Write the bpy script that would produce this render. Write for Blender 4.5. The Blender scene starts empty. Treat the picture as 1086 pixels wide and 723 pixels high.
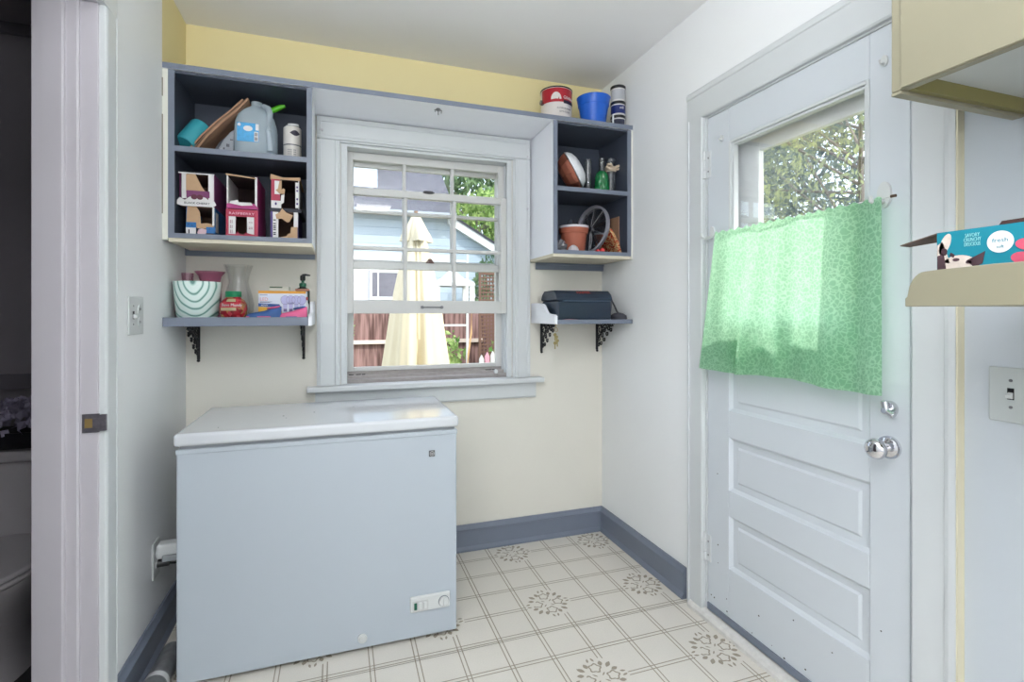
import bpy, bmesh, math, random
from mathutils import Vector, Matrix, Euler
from math import sin, cos, pi, radians
scene = bpy.context.scene
COL = scene.collection
W, H = 2.07, 2.518            # room width and ceiling height
YB = -4.3                     # far end of the kitchen behind the camera

# ------------------------------------------------------------------ camera, world, lights, exposure
cam = bpy.data.cameras.new('camera'); camo = bpy.data.objects.new('camera', cam); COL.objects.link(camo)
camo.location = (0.64, -2.599, 1.24)
camo.rotation_euler = (pi/2, 0, -radians(18.8))
cam.sensor_width = 36.0; cam.lens = 540.0/1086*36
cam.shift_y = -(361.5-331.5)/1086
cam.clip_start = 0.05; cam.clip_end = 200
scene.camera = camo
vs = scene.view_settings
vs.view_transform = 'Standard'; vs.look = 'None'; vs.gamma = 1; vs.use_curve_mapping = False
vs.exposure = -0.06

world = bpy.data.worlds.new('sky'); scene.world = world; world.use_nodes = True
wn = world.node_tree.nodes; wl = world.node_tree.links
bg = wn['Background']; sky = wn.new('ShaderNodeTexSky'); sky.sky_type = 'NISHITA'
sky.sun_disc = False; sky.sun_elevation = radians(48); sky.sun_rotation = radians(135); sky.air_density = 1.0; sky.dust_density = 2.5
mixw = wn.new('ShaderNodeMix'); mixw.data_type = 'RGBA'; mixw.inputs[0].default_value = 0.55
mixw.inputs[7].default_value = (5.5, 5.7, 6.0, 1)
wl.new(sky.outputs[0], mixw.inputs[6]); wl.new(mixw.outputs[2], bg.inputs[0]); bg.inputs[1].default_value = 0.62

def area(name, loc, rot, sx, sy, power, color, spread=180):
    l = bpy.data.lights.new(name, 'AREA'); l.shape = 'RECTANGLE'; l.size = sx; l.size_y = sy; l.energy = power; l.color = color
    l.spread = radians(spread)
    o = bpy.data.objects.new(name, l); COL.objects.link(o); o.location = loc; o.rotation_euler = rot; return o
sunl = bpy.data.lights.new('sun', 'SUN'); sunl.energy = 5.0; sunl.angle = radians(1.5); sunl.color = (1, .96, .88)
suno = bpy.data.objects.new('sun', sunl); COL.objects.link(suno); suno.rotation_euler = (radians(45), 0, radians(45))
area('added_rear_fill', (1.0, YB+0.06, 1.45), (radians(90), 0, 0), 1.6, 1.4, 15, (0.95, 0.97, 1.0))  # unseen fill light added at the end wall; no window is built there
area('added_uplight_fill', (0.5, -2.85, 1.75), (radians(180), 0, 0), 0.9, 0.9, 68, (0.95, 0.97, 1.0))  # added upward fill bounced off the ceiling; stands for no real lamp
area('added_overhead_fill', (1.0, -3.1, H-0.13), (0, 0, 0), 0.35, 0.35, 5, (1.0, 0.98, 0.95))  # added downward fill below the ceiling, without any fixture

# ------------------------------------------------------------------ materials
MC = {}
def mat(name, color, rough=0.55, metal=0.0, noise=0.0, nscale=30, bump=0.0, bscale=120, coat=0.0, spec=0.5, alpha=1.0, trans=0.0):
    if name in MC: return MC[name]
    m = bpy.data.materials.new(name); m.use_nodes = True; nt = m.node_tree; b = nt.nodes['Principled BSDF']
    c = (*color, 1)
    b.inputs['Base Color'].default_value = c; b.inputs['Roughness'].default_value = rough; b.inputs['Metallic'].default_value = metal
    b.inputs['Coat Weight'].default_value = coat; b.inputs['Specular IOR Level'].default_value = spec
    b.inputs['Alpha'].default_value = alpha; b.inputs['Transmission Weight'].default_value = trans
    tc = nt.nodes.new('ShaderNodeTexCoord')
    n = nt.nodes.new('ShaderNodeTexNoise'); n.inputs['Scale'].default_value = nscale; n.inputs['Detail'].default_value = 4
    nt.links.new(tc.outputs['Object'], n.inputs['Vector'])
    mx = nt.nodes.new('ShaderNodeMix'); mx.data_type = 'RGBA'
    a = max(noise, .02)
    mx.inputs[6].default_value = (*[max(0, v*(1-a)) for v in color], 1); mx.inputs[7].default_value = (*[min(1, v*(1+a)) for v in color], 1)
    nt.links.new(n.outputs[0], mx.inputs[0]); nt.links.new(mx.outputs[2], b.inputs['Base Color'])
    if bump:
        n2 = nt.nodes.new('ShaderNodeTexNoise'); n2.inputs['Scale'].default_value = bscale; n2.inputs['Detail'].default_value = 3
        nt.links.new(tc.outputs['Object'], n2.inputs['Vector'])
        bp = nt.nodes.new('ShaderNodeBump'); bp.inputs['Strength'].default_value = bump; bp.inputs['Distance'].default_value = .003
        nt.links.new(n2.outputs[0], bp.inputs['Height']); nt.links.new(bp.outputs[0], b.inputs['Normal'])
    MC[name] = m; return m

def glassmat(name, tint=(1, 1, 1), gloss=0.12, rough=0.02, body=0.0, bodycol=(.8, .85, .85)):
    if name in MC: return MC[name]
    m = bpy.data.materials.new(name); m.use_nodes = True; nt = m.node_tree; nt.nodes.clear()
    out = nt.nodes.new('ShaderNodeOutputMaterial'); tr = nt.nodes.new('ShaderNodeBsdfTransparent'); tr.inputs[0].default_value = (*tint, 1)
    gl = nt.nodes.new('ShaderNodeBsdfGlossy'); gl.inputs['Roughness'].default_value = rough
    lw = nt.nodes.new('ShaderNodeLayerWeight'); lw.inputs[0].default_value = 0.35
    mp = nt.nodes.new('ShaderNodeMath'); mp.operation = 'MULTIPLY_ADD'; mp.inputs[1].default_value = gloss*4; mp.inputs[2].default_value = gloss*.35; mp.use_clamp = True
    nt.links.new(lw.outputs['Fresnel'], mp.inputs[0])
    mix = nt.nodes.new('ShaderNodeMixShader'); nt.links.new(mp.outputs[0], mix.inputs[0]); nt.links.new(tr.outputs[0], mix.inputs[1]); nt.links.new(gl.outputs[0], mix.inputs[2])
    last = mix
    if body:
        df = nt.nodes.new('ShaderNodeBsdfDiffuse'); df.inputs[0].default_value = (*bodycol, 1)
        ts = nt.nodes.new('ShaderNodeBsdfTranslucent'); ts.inputs[0].default_value = (*bodycol, 1)
        a = nt.nodes.new('ShaderNodeMixShader'); nt.links.new(df.outputs[0], a.inputs[1]); nt.links.new(ts.outputs[0], a.inputs[2])
        m2 = nt.nodes.new('ShaderNodeMixShader'); m2.inputs[0].default_value = body
        nt.links.new(mix.outputs[0], m2.inputs[1]); nt.links.new(a.outputs[0], m2.inputs[2]); last = m2
    nt.links.new(last.outputs[0], out.inputs[0]); MC[name] = m; return m

def S(r, g, b):   # sRGB 0-255 -> linear
    f = lambda v: (v/255/12.92) if v/255 <= .04045 else ((v/255+.055)/1.055)**2.4
    return (f(r), f(g), f(b))

wall_m = mat('wall_paint', S(240, 242, 243), .6, noise=.015, nscale=3, bump=.10, bscale=60)
wall_cream = mat('back_wall_paint', S(225, 222, 212), .6, noise=.015, nscale=3, bump=.10, bscale=60)
yellow_m = mat('yellow_wall_paint', S(236, 222, 168), .6, noise=.02, nscale=4, bump=.08, bscale=60)
ceil_m = mat('ceiling_paint', S(243, 243, 243), .75, noise=.02, nscale=3, bump=.08, bscale=50)
trim_m = mat('white_trim_paint', S(208, 212, 214), .35, noise=.015, nscale=8, bump=.03, bscale=40)
door_m = mat('door_paint', S(206, 212, 218), .38, noise=.02, nscale=6, bump=.04, bscale=40)
cream_trim = mat('cream_edge_paint', S(214, 208, 182), .5)
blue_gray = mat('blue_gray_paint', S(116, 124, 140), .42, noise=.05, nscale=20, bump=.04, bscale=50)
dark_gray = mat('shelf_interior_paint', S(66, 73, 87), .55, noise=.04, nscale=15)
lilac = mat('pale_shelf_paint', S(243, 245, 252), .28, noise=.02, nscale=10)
cream_under = mat('cream_underside', S(216, 208, 188), .5)
cab_cream = mat('cream_cabinet_paint', S(146, 141, 120), .42, noise=.03, nscale=8, bump=.04, bscale=60)
olive = mat('old_yellow_paint', S(132, 124, 74), .5, noise=.05)
jamb_m = mat('jamb_paint', S(196, 192, 199), .42, noise=.03, nscale=9, bump=.05, bscale=40)
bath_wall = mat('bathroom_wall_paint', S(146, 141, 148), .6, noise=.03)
white_pl = mat('white_plastic', S(208, 211, 211), .35)
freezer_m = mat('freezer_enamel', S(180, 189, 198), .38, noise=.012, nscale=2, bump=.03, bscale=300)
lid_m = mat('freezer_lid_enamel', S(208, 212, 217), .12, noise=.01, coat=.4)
gasket = mat('gasket_grey', S(150, 155, 160), .6)
chrome = mat('chrome', S(215, 215, 220), .08, 1.0)
steel = mat('dull_steel', S(130, 130, 135), .35, 1.0, noise=.2, nscale=60)
brass = mat('brass', S(190, 160, 90), .3, 1.0)
black_iron = mat('black_iron', S(24, 24, 30), .45, noise=.3, nscale=90)
black_pl = mat('black_plastic', S(20, 21, 26), .35)
dirt_m = mat('dark_fleck', S(50, 46, 44), .8)
glass_m = glassmat('window_glass', (.985, .99, .99), .035)
oldwood = mat('weathered_sill_wood', S(158, 152, 150), .8, noise=.18, nscale=40, bump=.4, bscale=80)
kraft = mat('kraft_paper', S(164, 126, 100), .75, noise=.08, nscale=40, bump=.25, bscale=50)
kraft_d = mat('kraft_dark', S(124, 98, 80), .75, noise=.08, nscale=40, bump=.25, bscale=50)
cardboard = mat('cardboard', S(196, 162, 128), .8, noise=.06, nscale=60)
card_in = mat('cardboard_inside', S(120, 92, 78), .85, noise=.06)
white_print = mat('white_print', S(226, 224, 224), .5)
purple_print = mat('purple_print', S(122, 54, 104), .45, noise=.08)
magenta_print = mat('magenta_print', S(168, 50, 120), .45, noise=.06)
red_print = mat('raspberry_print', S(178, 42, 76), .45, noise=.06)
blue_print = mat('blue_print', S(38, 112, 178), .45, noise=.06)
navy_print = mat('violet_print', S(70, 50, 122), .45)
ink = mat('dark_ink', S(40, 36, 50), .5)
cherry = mat('cherry_print', S(96, 40, 60), .5)

# ------------------------------------------------------------------ object helpers
ORG = {}
def tag(o, label=None, cat=None, group=None, kind=None):
    if label: o['label'] = label
    if cat: o['category'] = cat
    if group: o['group'] = group
    if kind: o['kind'] = kind
    return o
def thing(name, label, cat, loc, rot=(0, 0, 0), group=None, kind=None):
    o = bpy.data.objects.new(name, None); COL.objects.link(o); o.location = loc; o.rotation_euler = rot; o.empty_display_size = .05
    ORG[o.name] = Vector(loc); return tag(o, label, cat, group, kind)
def obj(name, bm, m, parent=None, local=False, smooth=False, bevel=0.0, seg=2):
    """links bm as one mesh; world coordinates unless local (then the parent's frame)"""
    if bm.verts:
        xs = [v.co.x for v in bm.verts]; ys = [v.co.y for v in bm.verts]; zs = [v.co.z for v in bm.verts]
        org = Vector(((min(xs)+max(xs))/2, (min(ys)+max(ys))/2, min(zs)))
    else: org = Vector((0, 0, 0))
    bmesh.ops.recalc_face_normals(bm, faces=bm.faces)
    me = bpy.data.meshes.new(name)
    for v in bm.verts: v.co -= org
    bm.to_mesh(me); bm.free()
    for k in (m if isinstance(m, (list, tuple)) else [m]): me.materials.append(k)
    if smooth:
        for p in me.polygons: p.use_smooth = True
        try: me.set_sharp_from_angle(angle=radians(38))
        except Exception: pass
    o = bpy.data.objects.new(name, me); COL.objects.link(o)
    if parent is not None:
        o.parent = parent
        o.location = org if local else org - ORG[parent.name]
        ORG[o.name] = Vector((0, 0, 0)) if local else org
        if local: ORG[o.name] = org
    else:
        o.location = org; ORG[o.name] = org
    if bevel:
        b = o.modifiers.new('bevel', 'BEVEL'); b.width = bevel; b.segments = seg; b.limit_method = 'ANGLE'; b.angle_limit = radians(40)
    return o
def sub(name, bm, m, parent, **k):   # a sub-part given in its thing's local frame
    o = obj(name, bm, m, parent, True, **k); o.location = ORG[o.name] - parent.location; return o
def struct(name, bm, m, **k):
    o = obj(name, bm, m, **k); o['kind'] = 'structure'; return o
def B(): return bmesh.new()
def box(bm, x0, x1, y0, y1, z0, z1, mi=0):
    x0, x1 = min(x0, x1), max(x0, x1); y0, y1 = min(y0, y1), max(y0, y1); z0, z1 = min(z0, z1), max(z0, z1)
    v = [bm.verts.new((x, y, z)) for z in (z0, z1) for (x, y) in ((x0, y0), (x1, y0), (x1, y1), (x0, y1))]
    for f in ((3, 2, 1, 0), (4, 5, 6, 7), (0, 1, 5, 4), (1, 2, 6, 5), (2, 3, 7, 6), (3, 0, 4, 7)):
        fc = bm.faces.new([v[i] for i in f]); fc.material_index = mi
    return v
def BX(*a, **k): bm = B(); box(bm, *a, **k); return bm
def prism(bm, pts, axis, a, b, mi=0):
    """2D polygon extruded along axis; pts are the other two coordinates in xyz order"""
    def mk(p, t): return {'x': (t, p[0], p[1]), 'y': (p[0], t, p[1]), 'z': (p[0], p[1], t)}[axis]
    v0 = [bm.verts.new(mk(p, a)) for p in pts]; v1 = [bm.verts.new(mk(p, b)) for p in pts]
    n = len(pts)
    f = [bm.faces.new(v0[::-1]), bm.faces.new(v1)] + [bm.faces.new((v0[i], v0[(i+1) % n], v1[(i+1) % n], v1[i])) for i in range(n)]
    for q in f: q.material_index = mi
    return v0+v1
def PR(*a, **k): bm = B(); prism(bm, *a, **k); return bm
def lathe(bm, prof, c=(0, 0, 0), n=32, cap=True, mod=None, mi=0):
    """prof: (r, z) list"""
    rings = []
    for r, z in prof:
        ring = []
        for i in range(n):
            a = 2*pi*i/n; rr = r*(mod(a, z) if mod else 1)
            ring.append(bm.verts.new((c[0]+rr*cos(a), c[1]+rr*sin(a), c[2]+z)))
        rings.append(ring)
    for k in range(len(rings)-1):
        for i in range(n):
            f = bm.faces.new((rings[k][i], rings[k][(i+1) % n], rings[k+1][(i+1) % n], rings[k+1][i])); f.material_index = mi
    if cap:
        if prof[0][0] > 1e-5: bm.faces.new(rings[0][::-1]).material_index = mi
        if prof[-1][0] > 1e-5: bm.faces.new(rings[-1]).material_index = mi
    return [v for r in rings for v in r]
def LA(*a, **k): bm = B(); lathe(bm, *a, **k); return bm
def tube(bm, pts, r, n=8, mi=0):
    pts = [Vector(p) for p in pts]; rings = []
    rr = r if isinstance(r, (list, tuple)) else [r]*len(pts)
    for i, p in enumerate(pts):
        d = (pts[min(i+1, len(pts)-1)]-pts[max(i-1, 0)]).normalized()
        a = d.cross(Vector((0, 0, 1)));
        if a.length < .05: a = d.cross(Vector((1, 0, 0)))
        a.normalize(); b = d.cross(a)
        rings.append([bm.verts.new(p+(a*cos(2*pi*k/n)+b*sin(2*pi*k/n))*rr[i]) for k in range(n)])
    for k in range(len(rings)-1):
        for i in range(n): bm.faces.new((rings[k][i], rings[k][(i+1) % n], rings[k+1][(i+1) % n], rings[k+1][i])).material_index = mi
    bm.faces.new(rings[0][::-1]).material_index = mi; bm.faces.new(rings[-1]).material_index = mi
def TU(*a, **k): bm = B(); tube(bm, *a, **k); return bm
def xf(bm, M, verts=None): bmesh.ops.transform(bm, matrix=M, verts=verts or bm.verts[:]); return bm
def cyl(bm, p0, p1, r, n=24, r2=None, mi=0): tube(bm, [p0, p1], [r, r2 if r2 is not None else r], n, mi)
def CY(*a, **k): bm = B(); cyl(bm, *a, **k); return bm
def disc_x(bm, x, y, z, ry, rz, t, n=28, mi=0, rot=0):
    prism(bm, [(y+ry*cos(2*pi*i/n)*cos(rot)-rz*sin(2*pi*i/n)*sin(rot), z+ry*cos(2*pi*i/n)*sin(rot)+rz*sin(2*pi*i/n)*cos(rot)) for i in range(n)], 'x', x, x+t, mi)
def disc_y(bm, x, y, z, rx, rz, t, n=28, mi=0):
    prism(bm, [(x+rx*cos(2*pi*i/n), z+rz*sin(2*pi*i/n)) for i in range(n)], 'y', y, y+t, mi)
def text_bm(s, size, ext=.0004, width=None):
    cu = bpy.data.curves.new('t', 'FONT'); cu.body = s; cu.size = size; cu.extrude = ext; cu.align_x = 'CENTER'; cu.resolution_u = 2
    o = bpy.data.objects.new('t', cu); COL.objects.link(o); bpy.context.view_layer.update()
    me = bpy.data.meshes.new_from_object(o.evaluated_get(bpy.context.evaluated_depsgraph_get()))
    bm = B(); bm.from_mesh(me); bpy.data.objects.remove(o); bpy.data.curves.remove(cu); bpy.data.meshes.remove(me)
    if width and bm.verts:
        w = max(v.co.x for v in bm.verts)-min(v.co.x for v in bm.verts)
        for v in bm.verts: v.co.x *= width/w
    return bm
def text_y(s, x, y, z, size, width=None, bend=None):   # faces -y
    bm = text_bm(s, size, width=width)
    for v in bm.verts:
        X, Z, T = v.co.x, v.co.y, v.co.z
        if bend:   # wrapped on a cylinder of radius bend centred behind
            a = X/bend; v.co = Vector((x+(bend+T)*sin(a), y-(bend+T)*cos(a), z+Z))
        else: v.co = Vector((x+X, y-T, z+Z))
    return bm
def text_x(s, x, y, z, size, width=None):   # faces -x
    bm = text_bm(s, size, width=width)
    for v in bm.verts: X, Z, T = v.co; v.co = Vector((x-T, y-X, z+Z))
    return bm
def join(dst, src, mi=None):
    me = bpy.data.meshes.new('j'); src.to_mesh(me); src.free(); n = len(dst.faces); dst.from_mesh(me); bpy.data.meshes.remove(me)
    dst.faces.ensure_lookup_table()
    if mi is not None:
        for f in dst.faces[n:]: f.material_index = mi
    return dst
def copy_tree(o, parent=None):
    c = o.copy(); COL.objects.link(c); c.parent = parent; ORG[c.name] = ORG.get(o.name, Vector((0, 0, 0)))
    for ch in list(o.children): copy_tree(ch, c)
    return c

# ------------------------------------------------------------------ room shell
# floor: vinyl with printed double lines and blossom medallions (same mesh, second material)
def make_floor():
    bm = B(); box(bm, 0, W+.14, YB, 0, -.05, 0)
    box(bm, -.141, 0, -1.62, -.853, -.05, 0)
    def q(x0, x1, y0, y1, mi=1, z=.0005):
        x0 = max(x0, 0.0); x1 = min(x1, W); y0 = max(y0, YB); y1 = min(y1, 0)
        if x1 <= x0 or y1 <= y0: return
        f = bm.faces.new([bm.verts.new(p) for p in ((x0, y0, z), (x1, y0, z), (x1, y1, z), (x0, y1, z))]); f.material_index = mi
    px_, py_ = .1555, .1575; gx = [1.528-px_*3*4+px_*k for k in range(18)]; gy = [-.13+.157*0-py_*k+.004 for k in range(27)]
    cent = [(1.528-.042+px_*3*i, -.600+.012+py_*3*j) for i in range(-4, 3) for j in range(-8, 3)]
    def cuts(u, fixed, along_y):
        out = []
        for cx, cy in cent:
            a, b = (cx, cy) if along_y else (cy, cx)
            d = abs(fixed-a)
            if d < .085: hh = math.sqrt(.1**2-d*d); out.append((b-hh, b+hh))
        return out
    def line(fixed, lo, hi, along_y, w=.0040):
        segs = [(lo, hi)]
        for a, b in cuts(0, fixed, along_y):
            ns = []
            for s, e in segs:
                if b <= s or a >= e: ns.append((s, e)); continue
                if a > s: ns.append((s, a))
                if b < e: ns.append((b, e))
            segs = ns
        for s, e in segs:
            if along_y: q(fixed-w/2, fixed+w/2, s, e)
            else: q(s, e, fixed-w/2, fixed+w/2)
    for x in gx:
        for d in (-.0075, .0075): line(x+d, YB, 0, True)
    for y in gy:
        for d in (-.0075, .0075): line(y+d, 0, W, False)
    q(0, W, -.7745, -.7722, 2, .0009)
    random.seed(4)
    def ring(cx, cy, r, w, n=20, amp=.16, ph=0, arc=1.0):
        for i in range(int(n*arc)):
            a0, a1 = 2*pi*i/n+ph, 2*pi*(i+1)/n+ph
            f0, f1 = 1+amp*cos(5*a0), 1+amp*cos(5*a1)
            P = [(cx+rr*f*cos(a), cy+rr*f*sin(a), .0005) for rr, f, a in ((r-w, f0, a0), (r, f0, a0), (r, f1, a1), (r-w, f1, a1))]
            if any(p[0] < 0 or p[0] > W or p[1] > 0 for p in P): continue
            bm.faces.new([bm.verts.new(p) for p in P]).material_index = 1
    def leaf(cx, cy, ang, L, wd):
        P = []
        for t in (0, .25, .5, .75, 1): P.append((t*L, wd*sin(pi*t)))
        for t in (.75, .5, .25): P.append((t*L, -wd*sin(pi*t)))
        Q = [(cx+u*cos(ang)-v*sin(ang), cy+u*sin(ang)+v*cos(ang), .0005) for u, v in P]
        if any(p[0] < 0 or p[0] > W or p[1] > 0 for p in Q): return
        bm.faces.new([bm.verts.new(p) for p in Q]).material_index = 1
    for cx, cy in cent:
        if cy > .1 or cx < -.1 or cx > W+.1: continue
        for k in range(4):
            a = k*pi/2
            ring(cx+.046*cos(a), cy+.050*sin(a), .0225, .0060, arc=(.7 if k == 2 else 1), ph=a+.4)
            # dashes that stand for the broken lines
            for s in (-1, 1):
                leaf(cx+.075*cos(a)+s*.012*sin(a), cy+.08*sin(a)-s*.012*cos(a), a+s*.25, .022, .0045)
            b = a+pi/4
            for s, L in ((-.55, .024), (0, .030), (.55, .024)):
                leaf(cx+.058*cos(b+s*.6), cy+.060*sin(b+s*.6), b+s, L*1.1, .0085)
            leaf(cx+.012*cos(b), cy+.012*sin(b), b, .022, .003)
    return struct('floor', bm, [floor_m, line_m, seam_m])
floor_m = mat('vinyl_floor', S(221, 216, 207), .42, noise=.10, nscale=260, bump=.04, bscale=200)
line_m = mat('vinyl_print', S(158, 148, 132), .5, noise=.08, nscale=200)
seam_m = mat('vinyl_seam', S(120, 110, 92), .7)
make_floor()

bm = B(); box(bm, -.0, W+.14, YB-.1, .14, H, H+.1); struct('ceiling', bm, ceil_m)
# back wall with window opening x .655-1.522, z .885-2.062; yellow above the shelves (z > 2.195)
WX0, WX1, WZ0, WZ1 = .650, 1.524, .875, 2.062
bm = B()
box(bm, -1.5, WX0, 0, .14, -.6, 2.195); box(bm, WX1, W+.14, 0, .14, -.6, 2.195); box(bm, WX0, WX1, 0, .14, -.6, WZ0); box(bm, WX0, WX1, 0, .14, WZ1, 2.195)
box(bm, -1.5, W+.14, 0, .14, 2.195, H+.1, mi=1)
struct('wall_back', bm, [wall_cream, yellow_m])
# left wall with bathroom doorway y -1.62..-.87
bm = B()
box(bm, -.141, 0, -.8535, 0, -.05, 2.19); box(bm, -.141, 0, -.8535, -.322, 2.19, H); box(bm, -.141, 0, -.322, 0, 2.19, H, mi=1)
box(bm, -.141, 0, YB, -1.64, -.05, H); box(bm, -.141, 0, -1.64, -.8535, 2.126, H)
struct('wall_left', bm, [wall_m, yellow_m])
# right wall with the outside door opening
DY0, DY1, DZ = -.868, -1.682, 2.045
bm = B()
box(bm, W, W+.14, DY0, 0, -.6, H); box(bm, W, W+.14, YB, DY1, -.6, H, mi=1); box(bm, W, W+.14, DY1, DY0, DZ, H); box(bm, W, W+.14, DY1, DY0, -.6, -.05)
struct('wall_right', bm, [wall_m, mat('shaded_wall_paint', S(192, 199, 206), .6, noise=.015, nscale=3, bump=.10, bscale=60)])  # second colour is darker: shade under the cabinet painted into the wall
# end wall of the kitchen behind the camera
bm = B(); box(bm, -.141, W+.14, YB-.1, YB, -.05, H); struct('wall_front', bm, wall_m)
# bathroom shell
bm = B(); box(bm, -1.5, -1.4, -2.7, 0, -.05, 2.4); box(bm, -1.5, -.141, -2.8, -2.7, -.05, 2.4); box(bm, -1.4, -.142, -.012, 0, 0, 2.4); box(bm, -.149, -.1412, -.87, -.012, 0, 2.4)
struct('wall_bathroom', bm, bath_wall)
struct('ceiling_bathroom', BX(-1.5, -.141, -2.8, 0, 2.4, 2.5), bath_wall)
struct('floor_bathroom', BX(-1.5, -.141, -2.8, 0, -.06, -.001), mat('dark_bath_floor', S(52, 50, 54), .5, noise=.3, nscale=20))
bm = B(); box(bm, -1.4, -.15, -.035, -.012, .935, .995); box(bm, -1.4, -.15, -.03, -.012, 2.355, 2.4)
struct('trim_bathroom', bm, mat('bath_trim', S(112, 108, 116), .5))

# baseboards: plank, moulded cap, shoe
def baseboard(name, run, axis, sgn, at, m=blue_gray):
    pr = [(0, 0), (.026, 0), (.026, .010), (.018, .022), (.016, .024), (.016, .104), (.020, .107), (.020, .112), (.012, .124), (.008, .134), (0, .134)]
    bm = B()
    if axis == 'x': prism(bm, [(at+sgn*d, z) for d, z in pr], 'x', *run)
    else: prism(bm, [(at+sgn*d, z) for d, z in pr], 'y', *run)
    return struct(name, bm, m)
baseboard('baseboard_back', (0, W), 'x', -1, 0)
baseboard('baseboard_right', (-.752, -.012), 'y', -1, W)
baseboard('baseboard_left', (-.775, -.012), 'y', 1, 0)
baseboard('baseboard_right_rear', (YB, -1.80), 'y', -1, W)

# ------------------------------------------------------------------ doorway on the left
bm = B(); box(bm, -.141, 0, -.8695, -.854, 0, 2.11); box(bm, -.141, 0, -1.637, -1.62, 0, 2.11); box(bm, -.141, 0, -1.62, -.87, 2.11, 2.125)
prism(bm, [(-.1405, -.868), (-.1405, -.892), (-.074, -.892), (-.070, -.888), (-.070, -.880), (-.046, -.880), (-.041, -.876), (-.041, -.868)], 'z', 0, 2.11)
struct('trim_doorway_jamb', bm, jamb_m, bevel=.0015)
bm = B()
prism(bm, [(0, -.862), (.012, -.862), (.016, -.858), (.013, -.852), (.016, -.846), (.018, -.80), (.014, -.795), (.018, -.79), (.014, -.782), (0, -.782)], 'z', 0, 2.20)
prism(bm, [(-1.72, 2.11), (-.79, 2.11), (-.79, 2.199), (-1.72, 2.199)], 'x', 0, .018)
prism(bm, [(0, -1.63), (.018, -1.63), (.018, -1.71), (0, -1.71)], 'z', 0, 2.11)
struct('trim_doorway_casing', bm, trim_m)
t = thing('strike_plate', 'worn steel strike plate with square latch hole on the doorway jamb', 'strike plate', (-.02, -.872, .905))
stk = mat('worn_strike_steel', S(104, 100, 108), .45, .5, noise=.5, nscale=90)
bm = B()
box(bm, -.036, .004, -.8735, -.8695, .905, .918); box(bm, -.036, .004, -.8735, -.8695, .944, .957)
box(bm, -.036, -.031, -.8735, -.8695, .918, .944); box(bm, -.012, .004, -.8735, -.8695, .918, .944)
box(bm, .004, .020, -.8735, -.866, .908, .954)
obj('plate', bm, stk, t, bevel=.0006)
obj('latch_hole', BX(-.031, -.012, -.8712, -.8696, .918, .944), mat('strike_brass', S(150, 126, 78), .5, .3), t)

# ------------------------------------------------------------------ window
win = thing('window_1', 'white double hung window with six-pane raised lower sash above the chest freezer', 'window', (1.09, 0, .82), kind='structure')
bm = B()
def casing_profile_v(xin, xout, z0, z1):   # vertical board with inner bead; xin towards opening
    s = 1 if xin > xout else -1
    prism(bm, [(xout, -.0), (xout, -.020), (xout+s*.010, -.022), (xin-s*.026, -.022), (xin-s*.022, -.026), (xin-s*.010, -.026), (xin-s*.006, -.018), (xin, -.018), (xin, 0)], 'z', z0, z1)
casing_profile_v(.648, .542, .893, 2.063); casing_profile_v(1.527, 1.622, .893, 2.063)
prism(bm, [(0, 2.174), (-.020, 2.174), (-.022, 2.164), (-.022, 2.086), (-.026, 2.080), (-.026, 2.070), (-.018, 2.066), (-.018, 2.060), (0, 2.060)], 'x', .542, 1.622)
obj('casing', bm, trim_m, win)
bm = B()   # raised outline moulding nailed on the casing
for a in ((.556, .562, .90, 2.150), (1.602, 1.608, .90, 2.150)): box(bm, a[0], a[1], -.026, -.020, a[2], a[3])
box(bm, .556, 1.608, -.026, -.020, 2.148, 2.154); obj('back_band', bm, trim_m, win, bevel=.001)
obj('stool', PR([(.50, -.062), (1.69, -.062), (1.69, -.001), (1.523, -.001), (1.523, .03), (.651, .03), (.651, -.001), (.50, -.001)], 'z', .866, .892), trim_m, win, bevel=.004)
bm = B(); prism(bm, [(0, .866), (-.022, .866), (-.022, .790), (-.016, .782), (0, .782)], 'x', .535, 1.655); obj('apron', bm, trim_m, win)
bm = B()
box(bm, .6505, .668, 0.0, .1395, .893, 2.061); box(bm, 1.508, 1.5235, 0.0, .1395, .893, 2.061); box(bm, .668, 1.508, 0.0, .1395, 2.046, 2.061)
for x in (.668, 1.497): box(bm, x, x+.011, 0.0, .016, .893, 2.046); 
for x in (.668, 1.499): box(bm, x, x+.009, .060, .066, .893, 2.046); box(bm, x, x+.009, .106, .112, .893, 2.046)
obj('side_jambs', bm, trim_m, win, bevel=.001)
bm = B(); prism(bm, [(.031, .880), (.1395, .868), (.1395, .940), (.118, .940), (.112, .925), (.070, .925), (.064, .912), (.031, .908)], 'x', .651, 1.523); obj('outer_sill', bm, oldwood, win)
bm = B()
for x, z, r in ((.735, .9265, .006), (.76, .9265, .004), (1.42, .9265, .008), (1.455, .9265, .007), (.70, .9265, .006)): box(bm, x-r*2, x+r*2, .092, .104, z-.002, z+.002)
obj('sill_grime', bm, dirt_m, win)
sash_m = mat('sash_paint', S(206, 206, 204), .4, noise=.02)
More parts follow.
